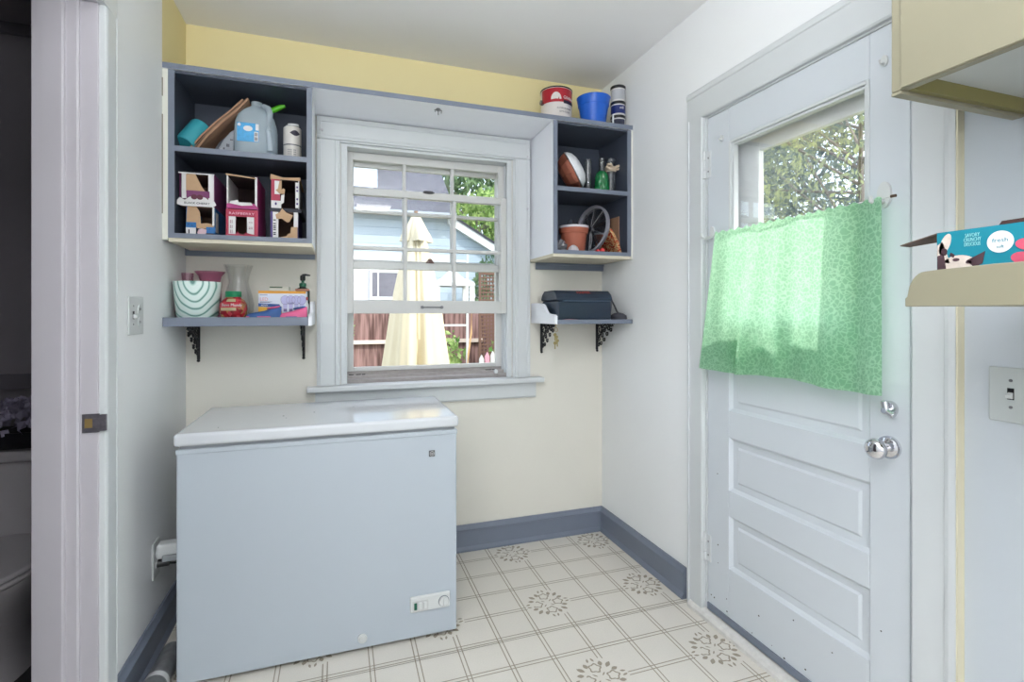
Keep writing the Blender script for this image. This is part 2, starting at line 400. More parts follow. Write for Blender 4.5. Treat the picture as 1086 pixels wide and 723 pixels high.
def sash(name, x0, x1, y0, y1, z0, z1, st, top, bot, cols, rows, mw=.017, m=sash_m):
    bm = B(); ix0, ix1, iz0, iz1 = x0+st, x1-st, z0+bot, z1-top
    box(bm, x0, ix0, y0, y1, z0, z1); box(bm, ix1, x1, y0, y1, z0, z1); box(bm, ix0, ix1, y0, y1, z0, iz0); box(bm, ix0, ix1, y0, y1, iz1, z1)
    for i in range(1, cols):
        c = ix0+(ix1-ix0)*i/cols; box(bm, c-mw/2, c+mw/2, y0+.004, y1-.004, iz0, iz1)
    for j in range(1, rows):
        c = iz0+(iz1-iz0)*j/rows; box(bm, ix0, ix1, y0+.0045, y1-.0045, c-mw/2, c+mw/2)
    s = obj(name, bm, m, win, bevel=.0025)
    obj('glass_pane', BX(ix0, ix1, (y0+y1)/2-.001, (y0+y1)/2+.001, iz0, iz1), glass_m, s)
    return s
lower = sash('lower_sash', .672, 1.503, .017, .055, 1.236, 1.858, .036, .036, .066, 3, 2)
upper = sash('upper_sash', .672, 1.503, .068, .104, 1.462, 2.045, .036, .040, .036, 3, 2)
bm = B(); tube(bm, [(1.045, .010, 1.268), (1.045, -.004, 1.268), (1.145, -.004, 1.268), (1.145, .010, 1.268)], .0035, 8); disc_y(bm, 1.045, .006, 1.268, .008, .008, .012); disc_y(bm, 1.145, .006, 1.268, .008, .008, .012)
obj('sash_pull', bm, steel, lower, smooth=True)
bm = B(); disc_y(bm, 1.078, .014, 1.856, .030, .007, .02); box(bm, 1.055, 1.10, .020, .05, 1.857, 1.866); obj('sash_lock', bm, black_pl, lower)
bm = B(); prism(bm, [(1.07, 1.498), (1.115, 1.498), (1.10, 1.522), (1.085, 1.522)], 'y', .060, .067); obj('sash_keeper', bm, mat('old_brown_metal', S(92, 62, 52), .5, .3), upper)
# storm window behind the sashes
alu = mat('storm_aluminium_white', S(206, 206, 204), .45)
bm = B()
box(bm, .669, .712, .114, .134, .941, 2.040); box(bm, 1.466, 1.507, .114, .134, .941, 2.040); box(bm, .712, 1.466, .114, .134, .941, .962); box(bm, .712, 1.466, .114, .134, 1.985, 2.040)
box(bm, .712, 1.466, .116, .132, 1.478, 1.512)
st = obj('storm_window', bm, alu, win, bevel=.002)
obj('glass_pane', BX(.712, 1.466, .125, .127, 1.512, 1.985), glass_m, st)
bm = B()
for x, y in ((.557, 2.108), (.566, 2.106), (.556, 1.80), (1.604, 2.08), (1.606, 1.80)): disc_y(bm, x, -.030, y, .005, .006, .008, 10)
obj('old_screw_holes', bm, mat('paint_bump', S(196, 196, 200), .5), win)
bm = B(); tube(bm, [(1.448, .052, .918), (1.445, .03, .921), (1.440, .02, .921)], .004, 6); disc_y(bm, 1.44, .015, .925, .010, .012, .012, 10)
obj('sash_stop', bm, white_pl, win)

# ------------------------------------------------------------------ outside door on the right wall
D = W
dr = thing('door_1', 'white three-panel outside door with upper glass, chrome knob and half curtain', 'door', (W+.02, -1.27, .035), kind='structure')
dy0, dy1, gz0, gz1 = -.885, -1.664, 1.135, 1.905
py0, py1 = -1.003, -1.555
bm = B()
X0, X1 = D+.000, D+.042
def b2(y0, y1, z0, z1, x0=X0, x1=X1): box(bm, x0, x1, y0, y1, z0, z1)
b2(dy0, py0, .040, 2.033); b2(py1, dy1, .040, 2.033)
gz0 = 1.20
panels = [(.250, .452), (.553, .756), (.862, 1.060)]
zs = [.040]+[z for p in panels for z in p]+[gz0]
for a, b in ((.040, .250), (.452, .553), (.756, .862), (1.060, gz0), (gz1, 2.033)): b2(py0, py1, a, b)
obj('door_frame', bm, door_m, dr, bevel=.003)
for a, b in panels:   # raised field with sloped moulding
    bm = B()
    box(bm, X0+.016, X1-.004, py0, py1, a, b)
    def loop(ins, x): return [(x, py0-ins, a+ins), (x, py1+ins, a+ins), (x, py1+ins, b-ins), (x, py0-ins, b-ins)]
    L = [[bm.verts.new(p) for p in loop(i, x)] for i, x in ((0, X0+.004), (.010, X0+.014), (.032, X0+.0155), (.040, X0+.010), (.044, X0+.010))]
    for k in range(4):
        for i in range(4): bm.faces.new((L[k][i], L[k][(i+1) % 4], L[k+1][(i+1) % 4], L[k+1][i]))
    bm.faces.new(L[-1])
    obj('panel', bm, door_m, dr)
bm = B()
for (ins, x0, x1) in ((0, X0-.002, X1-.006), (.010, X0+.006, X1-.012)):
    w_ = .010
    a, b, c, d = py0-ins, py1+ins, gz0+ins, gz1-ins
    box(bm, x0, x1, a, a-w_, c, d); box(bm, x0, x1, b+w_, b, c, d); box(bm, x0, x1, a-w_, b+w_, c, c+w_); box(bm, x0, x1, a-w_, b+w_, d-w_, d)
obj('glazing_bead', bm, trim_m, dr, bevel=.002)
obj('glass_pane', BX(D+.022, D+.024, py0-.012, py1+.012, gz0+.012, gz1-.012), glass_m, dr)
for z0 in (1.790, .228):
    bm = B()
    for k in range(3): cyl(bm, (D-.006, -.873, z0+k*.036), (D-.006, -.873, z0+.034+k*.036), .0075, 12)
    box(bm, D-.003, D+.001, -.905, -.874, z0, z0+.106); cyl(bm, (D-.006, -.873, z0+.106), (D-.006, -.873, z0+.112), .0055, 10)
    h = obj('hinge', bm, trim_m, dr, bevel=.0008)
    bm = B(); [disc_x(bm, D-.0045, -.892, z0+zz, .0035, .004, .002, 8) for zz in (.025, .08)]; obj('screw', bm, steel, h)
# knob
kn = CY((D, -1.612, .872), (D-.008, -1.612, .872), .031, 28)
cyl(kn, (D-.008, -1.612, .872), (D-.013, -1.612, .872), .026, 28, .018); cyl(kn, (D-.010, -1.612, .872), (D-.040, -1.612, .872), .011, 20)
prof = [(.010, 0), (.018, .004), (.0265, .012), (.0285, .020), (.026, .029), (.018, .035), (.008, .038), (.0, .0385)]
kb = B(); v = lathe(kb, prof, n=32); xf(kb, Matrix.Translation((D-.034, -1.612, .872)) @ Matrix.Rotation(-pi/2, 4, 'Y')); join(kn, kb)
obj('door_knob', kn, chrome, dr, smooth=True)
dbm = CY((D, -1.614, .978), (D-.010, -1.614, .978), .021, 28, .017)
obj('deadbolt', dbm, chrome, dr, smooth=True)
bm = B()
for a in (radians(0), radians(115)):
    tb = B(); cyl(tb, (0, 0, -.001), (0, 0, .026), .008, 14, .009); xf(tb, Matrix.Translation((D-.020, -1.614, .974)) @ Matrix.Rotation(a if a else -.12, 4, 'X')); join(bm, tb)
cyl(bm, (D-.008, -1.614, .974), (D-.028, -1.614, .974), .009, 16)
obj('thumb_turn', bm, chrome, dr, smooth=True, bevel=.002)
obj('door_sweep', BX(D-.006, D+.0, dy0-.004, dy1+.004, .036, .062), blue_gray, dr)
random.seed(8)
bm = B()
for k in range(26):
    y = random.uniform(dy1+.03, dy0-.02); z = .065+random.random()**2*.75; r = random.uniform(.0012, .0034)
    if any(a-.01 < z < b+.01 for a, b in panels) and py1-.01 < y < py0+.01: continue
    disc_x(bm, D-.0006, y, z, r*1.2, r, .001, 7)
obj('paint_chips', bm, dirt_m, dr)['kind'] = 'stuff'
# jambs, casing, threshold
bm = B()
box(bm, W+.0005, W+.139, DY0-.0, DY0-.014, .0, DZ); box(bm, W+.0005, W+.139, DY1+.014, DY1, .0, DZ); box(bm, W+.0005, W+.139, DY1+.014, DY0-.014, DZ-.010, DZ)
box(bm, W+.046, W+.06, dy0+.004, dy0-.014, .03, DZ-.01); box(bm, W+.046, W+.06, dy1+.014, dy1-.004, .03, DZ-.01)
struct('trim_door_jamb', bm, trim_m, bevel=.001)
bm = B()
cx0 = -.778
prism(bm, [(W, cx0), (W-.018, cx0), (W-.022, cx0-.006), (W-.022, cx0-.012), (W-.018, cx0-.014), (W-.018, cx0-.088), (W-.014, cx0-.092), (W, cx0-.092)], 'z', 0, 2.05)
prism(bm, [(W, -1.676), (W-.014, -1.676), (W-.018, -1.682), (W-.018, -1.754), (W-.023, -1.758), (W-.026, -1.768), (W-.026, -1.783), (W, -1.783)], 'z', 0, 2.05)
prism(bm, [(W, 2.042), (W-.014, 2.042), (W-.018, 2.048), (W-.018, 2.140), (W-.022, 2.144), (W-.024, 2.158), (W-.018, 2.168), (W, 2.168)], 'y', -1.783, cx0)
struct('trim_door_casing', bm, trim_m)
struct('trim_door_casing_edge', BX(W-.024, W, -1.7875, -1.7832, 0, 2.16), cream_trim)
bm = B(); prism(bm, [(W-.034, 0), (W+.139, 0), (W+.139, .028), (W-.004, .030), (W-.026, .024), (W-.034, .014)], 'y', -1.76, -.80)
struct('trim_threshold', bm, mat('worn_threshold_paint', S(214, 212, 208), .5, noise=.2, nscale=50))
# storm door outside
sd = thing('storm_door', 'white framed storm door seen through the glass of the outside door', 'storm door', (W+.16, -1.27, .0), kind='structure')
bm = B(); x0, x1 = W+.076, W+.100
box(bm, x0, x1, -.884, -1.075, .03, 2.03); box(bm, x0, x1, -1.62, -1.666, .03, 2.03); box(bm, x0, x1, -1.075, -1.62, 1.853, 2.03); box(bm, x0, x1, -1.075, -1.62, .03, .35); box(bm, x0, x1, -1.075, -1.62, .93, .99)
obj('storm_frame', bm, mat('storm_door_white', S(245, 246, 248), .4), sd, bevel=.004)
obj('glass_pane', BX(W+.086, W+.088, -1.075, -1.62, .99, 1.853), glass_m, sd)

# half curtain, rod and hooks
def curtain_material():
    m = bpy.data.materials.new('green_leaf_curtain'); m.use_nodes = True; nt = m.node_tree; nt.nodes.clear(); N = nt.nodes.new; Lk = nt.links.new
    out = N('ShaderNodeOutputMaterial'); tc = N('ShaderNodeTexCoord')
    nz = N('ShaderNodeTexNoise'); nz.inputs['Scale'].default_value = 28; nz.inputs['Detail'].default_value = 2
    mp = N('ShaderNodeVectorMath'); mp.operation = 'SCALE'; mp.inputs['Scale'].default_value = .035
    ad = N('ShaderNodeVectorMath'); ad.operation = 'ADD'
    Lk(tc.outputs['Object'], nz.inputs['Vector']); Lk(nz.outputs['Color'], mp.inputs[0]); Lk(tc.outputs['Object'], ad.inputs[0]); Lk(mp.outputs[0], ad.inputs[1])
    vo = N('ShaderNodeTexVoronoi'); vo.feature = 'DISTANCE_TO_EDGE'; vo.inputs['Scale'].default_value = 74; Lk(ad.outputs[0], vo.inputs['Vector'])
    cr = N('ShaderNodeValToRGB'); cr.color_ramp.elements[0].position = .05; cr.color_ramp.elements[0].color = (*S(178, 220, 182), 1)
    cr.color_ramp.elements[1].position = .12; cr.color_ramp.elements[1].color = (*S(108, 176, 122), 1); Lk(vo.outputs[0], cr.inputs[0])
    v2 = N('ShaderNodeTexVoronoi'); v2.inputs['Scale'].default_value = 74; Lk(ad.outputs[0], v2.inputs['Vector'])
    df = N('ShaderNodeBsdfDiffuse'); ts = N('ShaderNodeBsdfTranslucent'); mx = N('ShaderNodeMixShader'); mx.inputs[0].default_value = .70
    Lk(cr.outputs[0], df.inputs[0]); m2_ = N('ShaderNodeMix'); m2_.data_type = 'RGBA'; m2_.inputs[0].default_value = .6; m2_.inputs[7].default_value = (*S(214, 250, 226), 1); Lk(cr.outputs[0], m2_.inputs[6]); Lk(m2_.outputs[2], ts.inputs[0]); Lk(df.outputs[0], mx.inputs[1]); Lk(ts.outputs[0], mx.inputs[2]); Lk(mx.outputs[0], out.inputs[0])
    return m
cu_m = curtain_material()
def curtain():
    bm = B(); ny, nz = 150, 40; yT0, yT1 = -.935, -1.612; G = []
    for j in range(nz+1):
        v = j/nz; row = []
        for i in range(ny+1):
            u = i/ny
            y0 = -.985+(.062)*v**1.0; y1 = -1.626-.012*v
            y = y0+(y1-y0)*u
            z = 1.549-(.527)*v - .006*sin(u*9)*v
            amp = .006+.010*v
            x = W-.050-amp*(sin(u*19+.8*sin(u*7)+v*.7)*.7+.35*sin(u*41+v)) - .012*v
            for c, wd in ((.30, .035), (.52, .04)):
                if v > .6: x -= .022*math.exp(-((u-c)/wd)**2)*min(1, (v-.6)/.2)
            if v < .04: z += .004*sin(u*110)
            row.append(bm.verts.new((x, y, z)))
        G.append(row)
    for j in range(nz):
        for i in range(ny): bm.faces.new((G[j][i], G[j][i+1], G[j+1][i+1], G[j+1][i]))
    # folded-up hem lining at the two tucks
    for c, wd in ((.27, .06), (.45, .025)):
        R = []
        for j in range(9):
            v = .77+.22*j/8; row = []
            for i in range(9):
                u = c+wd*(i/8-.5)*2*(1 if j > 1 else .75+.25*j/2)
                y0 = -.985+.062*v; y1 = -1.626-.012*v
                row.append(bm.verts.new((W-.030, y0+(y1-y0)*u, 1.545-.523*v)))
            R.append(row)
        for j in range(8):
            for i in range(8): bm.faces.new((R[j][i], R[j][i+1], R[j+1][i+1], R[j+1][i]))
    o = obj('half_curtain', bm, cu_m, smooth=True)
    tag(o, 'green leaf-print half curtain glowing over the glass of the outside door', 'curtain')
curtain()
t = thing('curtain_rod', 'thin metal curtain rod with white hooks holding the green half curtain', 'curtain rod', (W-.03, -1.28, 1.545))
obj('rod', CY((W-.040, -.890, 1.540), (W-.040, -1.648, 1.549), .0025, 10), white_pl, t)
obj('rod_end_cap', CY((W-.040, -1.642, 1.549), (W-.040, -1.655, 1.549), .004, 10), mat('rod_cap_brown', S(84, 66, 50), .4), t)
for y, s in ((-1.600, 1.0), (-.915, .62)):
    bm = B(); disc_x(bm, W-.008, y, 1.565, .019*s, .036*s, .0078)
    tube(bm, [(W-.008, y, 1.545), (W-.040, y, 1.538), (W-.056, y, 1.545), (W-.058, y, 1.558)], [.006, .006, .006, .005], 8)
    obj('adhesive_hook', bm, white_pl, t, smooth=True)
tag(obj('adhesive_hook', (lambda b_: (disc_x(b_, W-.007, -1.600, 1.935, .010, .015, .0068), tube(b_, [(W-.007, -1.600, 1.928), (W-.020, -1.600, 1.926), (W-.024, -1.600, 1.934)], .003, 8), b_)[-1])(B()), white_pl, smooth=True), 'small clear hook stuck on the door stile above the glass, latch side', 'hook')
tag(obj('adhesive_hook', (lambda b_: (disc_x(b_, W-.007, -.970, 1.925, .008, .012, .0068), tube(b_, [(W-.007, -.970, 1.920), (W-.016, -.970, 1.918), (W-.019, -.970, 1.924)], .003, 8), b_)[-1])(B()), white_pl, smooth=True), 'small clear hook stuck on the door stile above the glass, hinge side', 'hook')

# ------------------------------------------------------------------ switch plates and outlet
def toggle_x(t, x, y, z, s):
    obj('toggle_slot', BX(x, x+s*.0012, y-.006, y+.006, z-.013, z+.013), black_pl, t)
    bm = B(); prism(bm, [(x, z-.011), (x+s*.012, z-.009), (x+s*.013, z-.002), (x, z+.004)] if s > 0 else [(x, z-.011), (x, z+.004), (x-.013, z-.002), (x-.012, z-.009)], 'y', y-.0045, y+.0045)
    obj('toggle', bm, white_pl, t, bevel=.001)
t = thing('switch_plate', 'almond white light switch plate with one toggle, right of the door under the cream shelf', 'light switch', (W-.003, -1.880, .992))
obj('plate', BX(W-.006, W, -1.922, -1.838, .993, 1.117), mat('almond_plastic', S(184, 190, 190), .4), t, bevel=.003)
toggle_x(t, W-.006, -1.880, 1.058, -1)
for z in (1.088, 1.028): obj('screw', (lambda b_: (disc_x(b_, W-.0072, -1.880, z, .0035, .0035, .0014, 12), b_)[-1])(B()), steel, t)
t = thing('switch_plate', 'white two-gang plate with toggle and outlet on the left wall by the doorway', 'light switch', (.003, -.6, 1.167))
obj('plate', BX(0, .006, -.664, -.535, 1.167, 1.293), white_pl, t, bevel=.003)
toggle_x(t, .006, -.628, 1.232, 1)
for z in (1.262, 1.202): obj('screw', (lambda b_: (disc_x(b_, .006, -.628, z, .003, .003, .0012, 10), b_)[-1])(B()), steel, t)
bm = B(); disc_x(bm, .006, -.575, 1.208, .016, .016, .0022, 20); disc_x(bm, .006, -.575, 1.251, .016, .016, .0022, 20); r_ = obj('receptacle', bm, white_pl, t)
bm = B()
for z in (1.208, 1.251): box(bm, .0082, .0088, -.581, -.579, z-.003, z+.005); box(bm, .0082, .0088, -.572, -.570, z-.003, z+.005)
obj('slots', bm, ink, r_)
t = thing('wall_outlet', 'white wall outlet low on the left wall beside the freezer', 'outlet', (.003, -.40, .265))
obj('plate', BX(0, .006, -.437, -.365, .268, .402), white_pl, t, bevel=.003)
bm = B(); disc_x(bm, .006, -.40, .355, .016, .016, .002, 20); disc_x(bm, .006, -.40, .312, .016, .016, .002, 20); obj('receptacle', bm, white_pl, t)
t = thing('plug_adapter', 'white plug adapter sticking out of the outlet behind the freezer', 'plug', (.04, -.40, .325))
obj('adapter_body', BX(.009, .085, -.425, -.375, .338, .392), white_pl, t, bevel=.008)
obj('adapter_face', BX(.030, .082, -.434, -.4255, .330, .355), mat('grey_plastic', S(150, 155, 158), .4), t, bevel=.004)
bm = B(); cyl(bm, (.009, -.40, .316), (.045, -.40, .313), .015, 16, .010); tube(bm, [(.045, -.40, .313), (.07, -.38, .30), (.10, -.28, .22), (.10, -.10, .10)], .004, 8)
tag(obj('power_cord', bm, black_pl, smooth=True), 'black plug and cord of the freezer under the white adapter', 'cord')

# ------------------------------------------------------------------ chest freezer
fz = thing('chest_freezer', 'white chest freezer standing under the window', 'freezer', (.605, -.41, 0))
FX0, FX1, FY0, FY1 = .135, 1.073, -.663, -.165
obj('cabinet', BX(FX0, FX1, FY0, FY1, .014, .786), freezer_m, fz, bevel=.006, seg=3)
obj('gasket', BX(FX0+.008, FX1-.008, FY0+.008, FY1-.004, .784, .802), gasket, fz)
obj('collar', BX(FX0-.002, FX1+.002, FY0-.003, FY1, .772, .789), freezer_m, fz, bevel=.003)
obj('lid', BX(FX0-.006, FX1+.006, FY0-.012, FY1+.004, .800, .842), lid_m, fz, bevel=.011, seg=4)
for x in (FX0+.05, FX1-.05):
    for y in (FY0+.05, FY1-.05): obj('foot', CY((x, y, 0), (x, y, .016), .018, 16), black_pl, fz)
bm = B(); box(bm, .965, .988, FY0-.003, FY0, .692, .716)
bd = obj('badge', bm, mat('badge_grey', S(92, 94, 98), .3, .4), fz, bevel=.002)
bm = B()
for i in range(24):
    a, b = 2*pi*i/24, 2*pi*(i+1)/24
    prism(bm, [(.9765+.0085*cos(a), .704+.0085*sin(a)), (.9765+.0085*cos(b), .704+.0085*sin(b)), (.9765+.0075*cos(b), .704+.0075*sin(b)), (.9765+.0075*cos(a), .704+.0075*sin(a))], 'y', FY0-.0036, FY0-.003)
join(bm, text_y('GE', .9765, FY0-.003, .7005, .009)); obj('badge_emblem', bm, white_print, bd)
cp = obj('control_panel', BX(.893, 1.045, FY0-.010, FY0, .113, .173), white_pl, fz, bevel=.005)
bm = B(); box(bm, .902, .962, FY0-.0115, FY0-.009, .119, .157); obj('switch_bezel', bm, mat('bezel_grey', S(196, 198, 198), .4), cp, bevel=.001)
for i, m_ in enumerate((mat('green_indicator', S(16, 88, 66), .3), white_pl, white_pl)):
    bx = BX(.908+i*.0175, .919+i*.0175, FY0-.0145, FY0-.011, .125, .151); obj('indicator_light' if i == 0 else 'rocker_button', bx, m_, cp, bevel=.0015)
bm = B(); disc_y(bm, 1.020, FY0-.012, .140, .0205, .0205, .003, 32); dial_ring = obj('dial_ring', bm, mat('dial_ring_grey', S(112, 122, 132), .4), cp)
bm = B(); disc_y(bm, 1.020, FY0-.016, .140, .0185, .0185, .005, 32); box(bm, 1.0165, 1.0235, FY0-.021, FY0-.016, .124, .156); obj('thermostat_dial', bm, white_pl, cp, bevel=.001)
bm = B(); disc_y(bm, .722, FY0-.006, .052, .017, .017, .007, 28); disc_y(bm, .722, FY0-.010, .052, .011, .011, .005, 28); obj('drain_cap', bm, white_pl, fz, bevel=.0015)
bm = B()
for x, y, r in ((.439, -.457, .004), (.548, -.415, .004), (.452, -.500, .002), (.245, -.60, .0025), (.70, -.34, .0015)): lathe(bm, [(r, 0), (r*.6, .0008)], (x, y, .8419), 8)
obj('lid_specks', bm, dirt_m, fz)['kind'] = 'stuff'

# spray can lying in the gap
t = thing('metal_canister', 'grey metal canister lying on the floor between freezer and left baseboard', 'canister', (.078, -.62, .036))
bm = B(); tube(bm, [(.085, -.50, .0375), (.076, -.73, .0375)], .036, 28); obj('can_body', bm, mat('scuffed_grey_metal', S(150, 152, 156), .4, .7, noise=.4, nscale=40), t, smooth=True)
bm = B(); tube(bm, [(.0790, -.655, .0375), (.0782, -.675, .0375)], .0366, 28); obj('label_band', bm, mat('can_label_pale', S(196, 196, 200), .5), t, smooth=True)
bm = B(); tube(bm, [(.076, -.73, .0375), (.0755, -.742, .0375)], [.034, .026], 24); obj('rim', bm, steel, t, smooth=True)

# ------------------------------------------------------------------ shelving
YF = -.322
def unit(name, label, x0, x1, zmid, left_m, right_m, filler):
    u = thing(name, label, 'shelf', ((x0+x1)/2, -.16, 1.527))
    th = .017
    for a_, b_ in ((x0, x0+th), (x1-th, x1)):
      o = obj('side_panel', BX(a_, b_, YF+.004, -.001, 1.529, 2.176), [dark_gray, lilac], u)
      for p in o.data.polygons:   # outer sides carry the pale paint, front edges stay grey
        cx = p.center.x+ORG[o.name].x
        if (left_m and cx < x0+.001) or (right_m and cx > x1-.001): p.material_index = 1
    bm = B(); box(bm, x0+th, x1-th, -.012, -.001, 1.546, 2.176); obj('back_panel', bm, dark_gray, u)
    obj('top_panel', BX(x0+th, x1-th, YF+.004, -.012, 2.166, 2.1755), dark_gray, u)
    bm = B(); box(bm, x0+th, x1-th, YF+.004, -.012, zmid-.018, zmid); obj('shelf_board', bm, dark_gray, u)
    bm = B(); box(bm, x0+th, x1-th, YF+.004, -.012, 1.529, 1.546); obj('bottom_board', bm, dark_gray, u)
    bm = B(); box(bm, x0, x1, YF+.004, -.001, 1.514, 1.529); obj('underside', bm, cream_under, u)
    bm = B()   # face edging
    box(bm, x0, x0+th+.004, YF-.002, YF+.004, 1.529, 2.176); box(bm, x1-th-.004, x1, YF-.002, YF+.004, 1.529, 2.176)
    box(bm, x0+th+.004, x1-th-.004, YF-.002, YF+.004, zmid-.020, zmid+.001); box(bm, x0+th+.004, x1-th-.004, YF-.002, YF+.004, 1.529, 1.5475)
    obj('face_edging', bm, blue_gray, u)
    return u
UL = unit('wall_shelf_unit', 'grey open wall shelf unit left of the window, two compartments', .020, .535, 1.884, False, True, 'l')
obj('filler_strip', BX(.001, .0195, YF-.002, YF+.016, 1.52, 2.176), mat('filler_white', S(224, 224, 214), .45), UL)
bm = B(); [box(bm, -.0, .0035, YF-.0035, YF-.001, a, b) for a, b in ((1.62, 2.00), (2.07, 2.14))]; obj('hinge_gap', bm, mat('gap_shadow_wood', S(120, 116, 104), .8), UL)
UR = unit('wall_shelf_unit', 'grey open wall shelf unit right of the window in the corner, two compartments', 1.628, 2.060, 1.858, True, False, 'r')
obj('filler_strip', BX(2.0605, 2.0695, YF-.002, YF+.016, 1.514, 2.176), mat('filler_white', S(224, 224, 214), .45), UR)
bm = B(); box(bm, .001, 2.069, YF-.003, -.001, 2.178, 2.200)
tp = obj('top_board', bm, [blue_gray, lilac]); tag(tp, 'long grey board bridging both shelf units over the window', 'shelf board')
for p in tp.data.polygons:
    if p.normal.z < -.9: p.material_index = 1
t = thing('ceiling_hook', 'small dark hook screwed under the long board above the window', 'hook', (1.074, -.27, 2.178))
bm = B(); cyl(bm, (1.074, -.27, 2.178), (1.074, -.27, 2.170), .010, 14); 
tube(bm, [(1.074, -.27, 2.170), (1.074, -.27, 2.150)], .0022, 8)
tube(bm, [(1.060, -.27, 2.163), (1.058, -.27, 2.170), (1.066, -.27, 2.175), (1.082, -.27, 2.175), (1.090, -.27, 2.170), (1.088, -.27, 2.160)], .003, 8)
obj('hook', bm, steel, t, smooth=True)
for a, b, z0, z1, lb in ((.001, .534, 1.492, 1.528, 'grey support strip on the back wall under the left shelf unit'), (1.660, 2.069, 1.477, 1.5135, 'grey support strip on the back wall under the right shelf unit')):
    bm = B(); prism(bm, [(0, z0), (-.018, z0), (-.018, z1-.012), (-.024, z1-.010), (-.024, z1-.0005), (0, z1-.0005)], 'x', a, b); tag(obj('ledger_strip', bm, blue_gray), lb, 'trim')

def s_end(bm, x0, x1, zb):  # curved end panel: tall at the wall, low at the front
    pts = [(YF, zb), (YF, zb+.038), (YF+.012, zb+.046), (YF+.075, zb+.050)]
    for k in range(9):
        tt = k/8; pts.append((YF+.085+.085*tt, zb+.052+.050*(.5-.5*cos(pi*tt))))
    pts += [(-.10, zb+.106), (-.002, zb+.106), (-.002, zb)]
    prism(bm, pts, 'x', x0, x1)
low_l = thing('bracket_shelf', 'narrow grey bracket shelf left of the window under the left unit', 'shelf', (.27, -.16, 1.186))
obj('shelf_board', BX(.001, .520, YF+.012, -.001, 1.188, 1.204), blue_gray, low_l)
obj('front_lip', BX(.001, .520, YF-.002, YF+.012, 1.186, 1.222), blue_gray, low_l, bevel=.002)
bm = B(); s_end(bm, .5205, .5335, 1.186); obj('end_panel', bm, lilac, low_l)
low_r = thing('bracket_shelf', 'narrow grey bracket shelf right of the window holding the toolbox', 'shelf', (1.85, -.16, 1.184))
obj('shelf_board', BX(1.650, 2.069, YF+.012, -.001, 1.186, 1.202), blue_gray, low_r)
obj('front_lip', BX(1.650, 2.069, YF-.002, YF+.012, 1.184, 1.206), blue_gray, low_r, bevel=.002)
bm = B(); s_end(bm, 1.634, 1.6495, 1.184); obj('end_panel', bm, lilac, low_r)

def make_bracket(x, y_, ztop, label):
    t = thing('shelf_bracket', label, 'bracket', (x, 0, ztop-.165), group='black iron shelf brackets')
    bm = B(); w = .0045
    def P(y, z): return (x, y, ztop+z)
    box(bm, x-.006, x+.006, -.008, -.001, ztop-.155, ztop-.001); box(bm, x-.006, x+.006, -.195, -.001, ztop-.008, ztop-.001)
    lathe(bm, [(.001, 0), (.007, .004), (.007, .010), (.003, .014)], (x, -.007, ztop-.168), 10)
    obj('frame', bm, black_iron, t)
    bm = B()
    def spiral(cy, cz, r0, turns, ph, s=1):
        pts = []
        for k in range(18):
            f = k/17; r = r0*(1-.72*f); a = ph+s*f*turns*2*pi; pts.append(P(cy+r*cos(a), cz+r*sin(a)))
        tube(bm, pts, w*.85, 6)
    arc = [P(-.180+.0*k, -.008) for k in range(1)]+[P(-.185+.178*math.sin(f*pi/2)**1.15, -.015-.125*(1-math.cos(f*pi/2))) for f in [k/10 for k in range(11)]]
    tube(bm, arc, w, 6)
    spiral(-.040, -.040, .028, 1.2, 0); spiral(-.090, -.036, .024, 1.2, 2, -1); spiral(-.135, -.028, .018, 1.1, 1)
    spiral(-.030, -.090, .020, 1.2, 1.5, -1); spiral(-.065, -.072, .018, 1.1, .3); spiral(-.022, -.125, .013, 1, 2)
    for cy, cz in ((-.160, -.036), (-.118, -.060), (-.085, -.092), (-.05, -.115)): spiral(cy, cz, .013, 1, 2.5)
    for cy, cz in ((-.02, -.062), (-.065, -.022), (-.112, -.020)):
        lathe(bm, [(.0, -.006), (.006, 0), (.0, .006)], P(cy, cz), 8)
    for k in range(6):
        y = -.02-k*.028
        tube(bm, [P(y, -.008), P(y-.010, -.020), P(y-.02, -.008)], .003, 6)
    obj('scrollwork', bm, black_iron, t, smooth=True)
    return t
b0 = make_bracket(.050, 0, 1.1875, 'black iron scroll bracket under the left end of the left bracket shelf')
for x, z, lb in ((.484, 1.1875, 'black iron scroll bracket seen edge-on beside the window casing, under the left bracket shelf'), (1.694, 1.1855, 'black iron scroll bracket with keys hung beside it, under the right bracket shelf'), (2.035, 1.1855, 'black iron scroll bracket in the corner, under the right bracket shelf')):
    c = copy_tree(b0); c.location = (x, 0, z-.165); c['label'] = lb
t = thing('key_ring', 'small bunch of brass keys hanging from the right shelf by the bracket', 'keys', (1.668, -.262, 1.07))
bm = B()
tube(bm, [(1.668+.009*cos(a), -.262, 1.155+.011*sin(a)) for a in [2*pi*k/12 for k in range(13)]], .0012, 6); tube(bm, [(1.668, -.262, 1.166), (1.668, -.262, 1.184)], .0015, 6); obj('ring', bm, brass, t)
for i, (dx, dz) in enumerate(((-.006, 0), (.003, -.012), (.009, -.030), (-.002, -.042))):
    bm = B(); disc_y(bm, 1.668+dx, -.264+i*.003, 1.130+dz, .009, .009, .0015, 12); box(bm, 1.665+dx, 1.671+dx, -.264+i*.003, -.2625+i*.003, 1.100+dz, 1.124+dz)
    obj('key', bm, mat('old_brass', S(176, 158, 112), .35, .8), t)

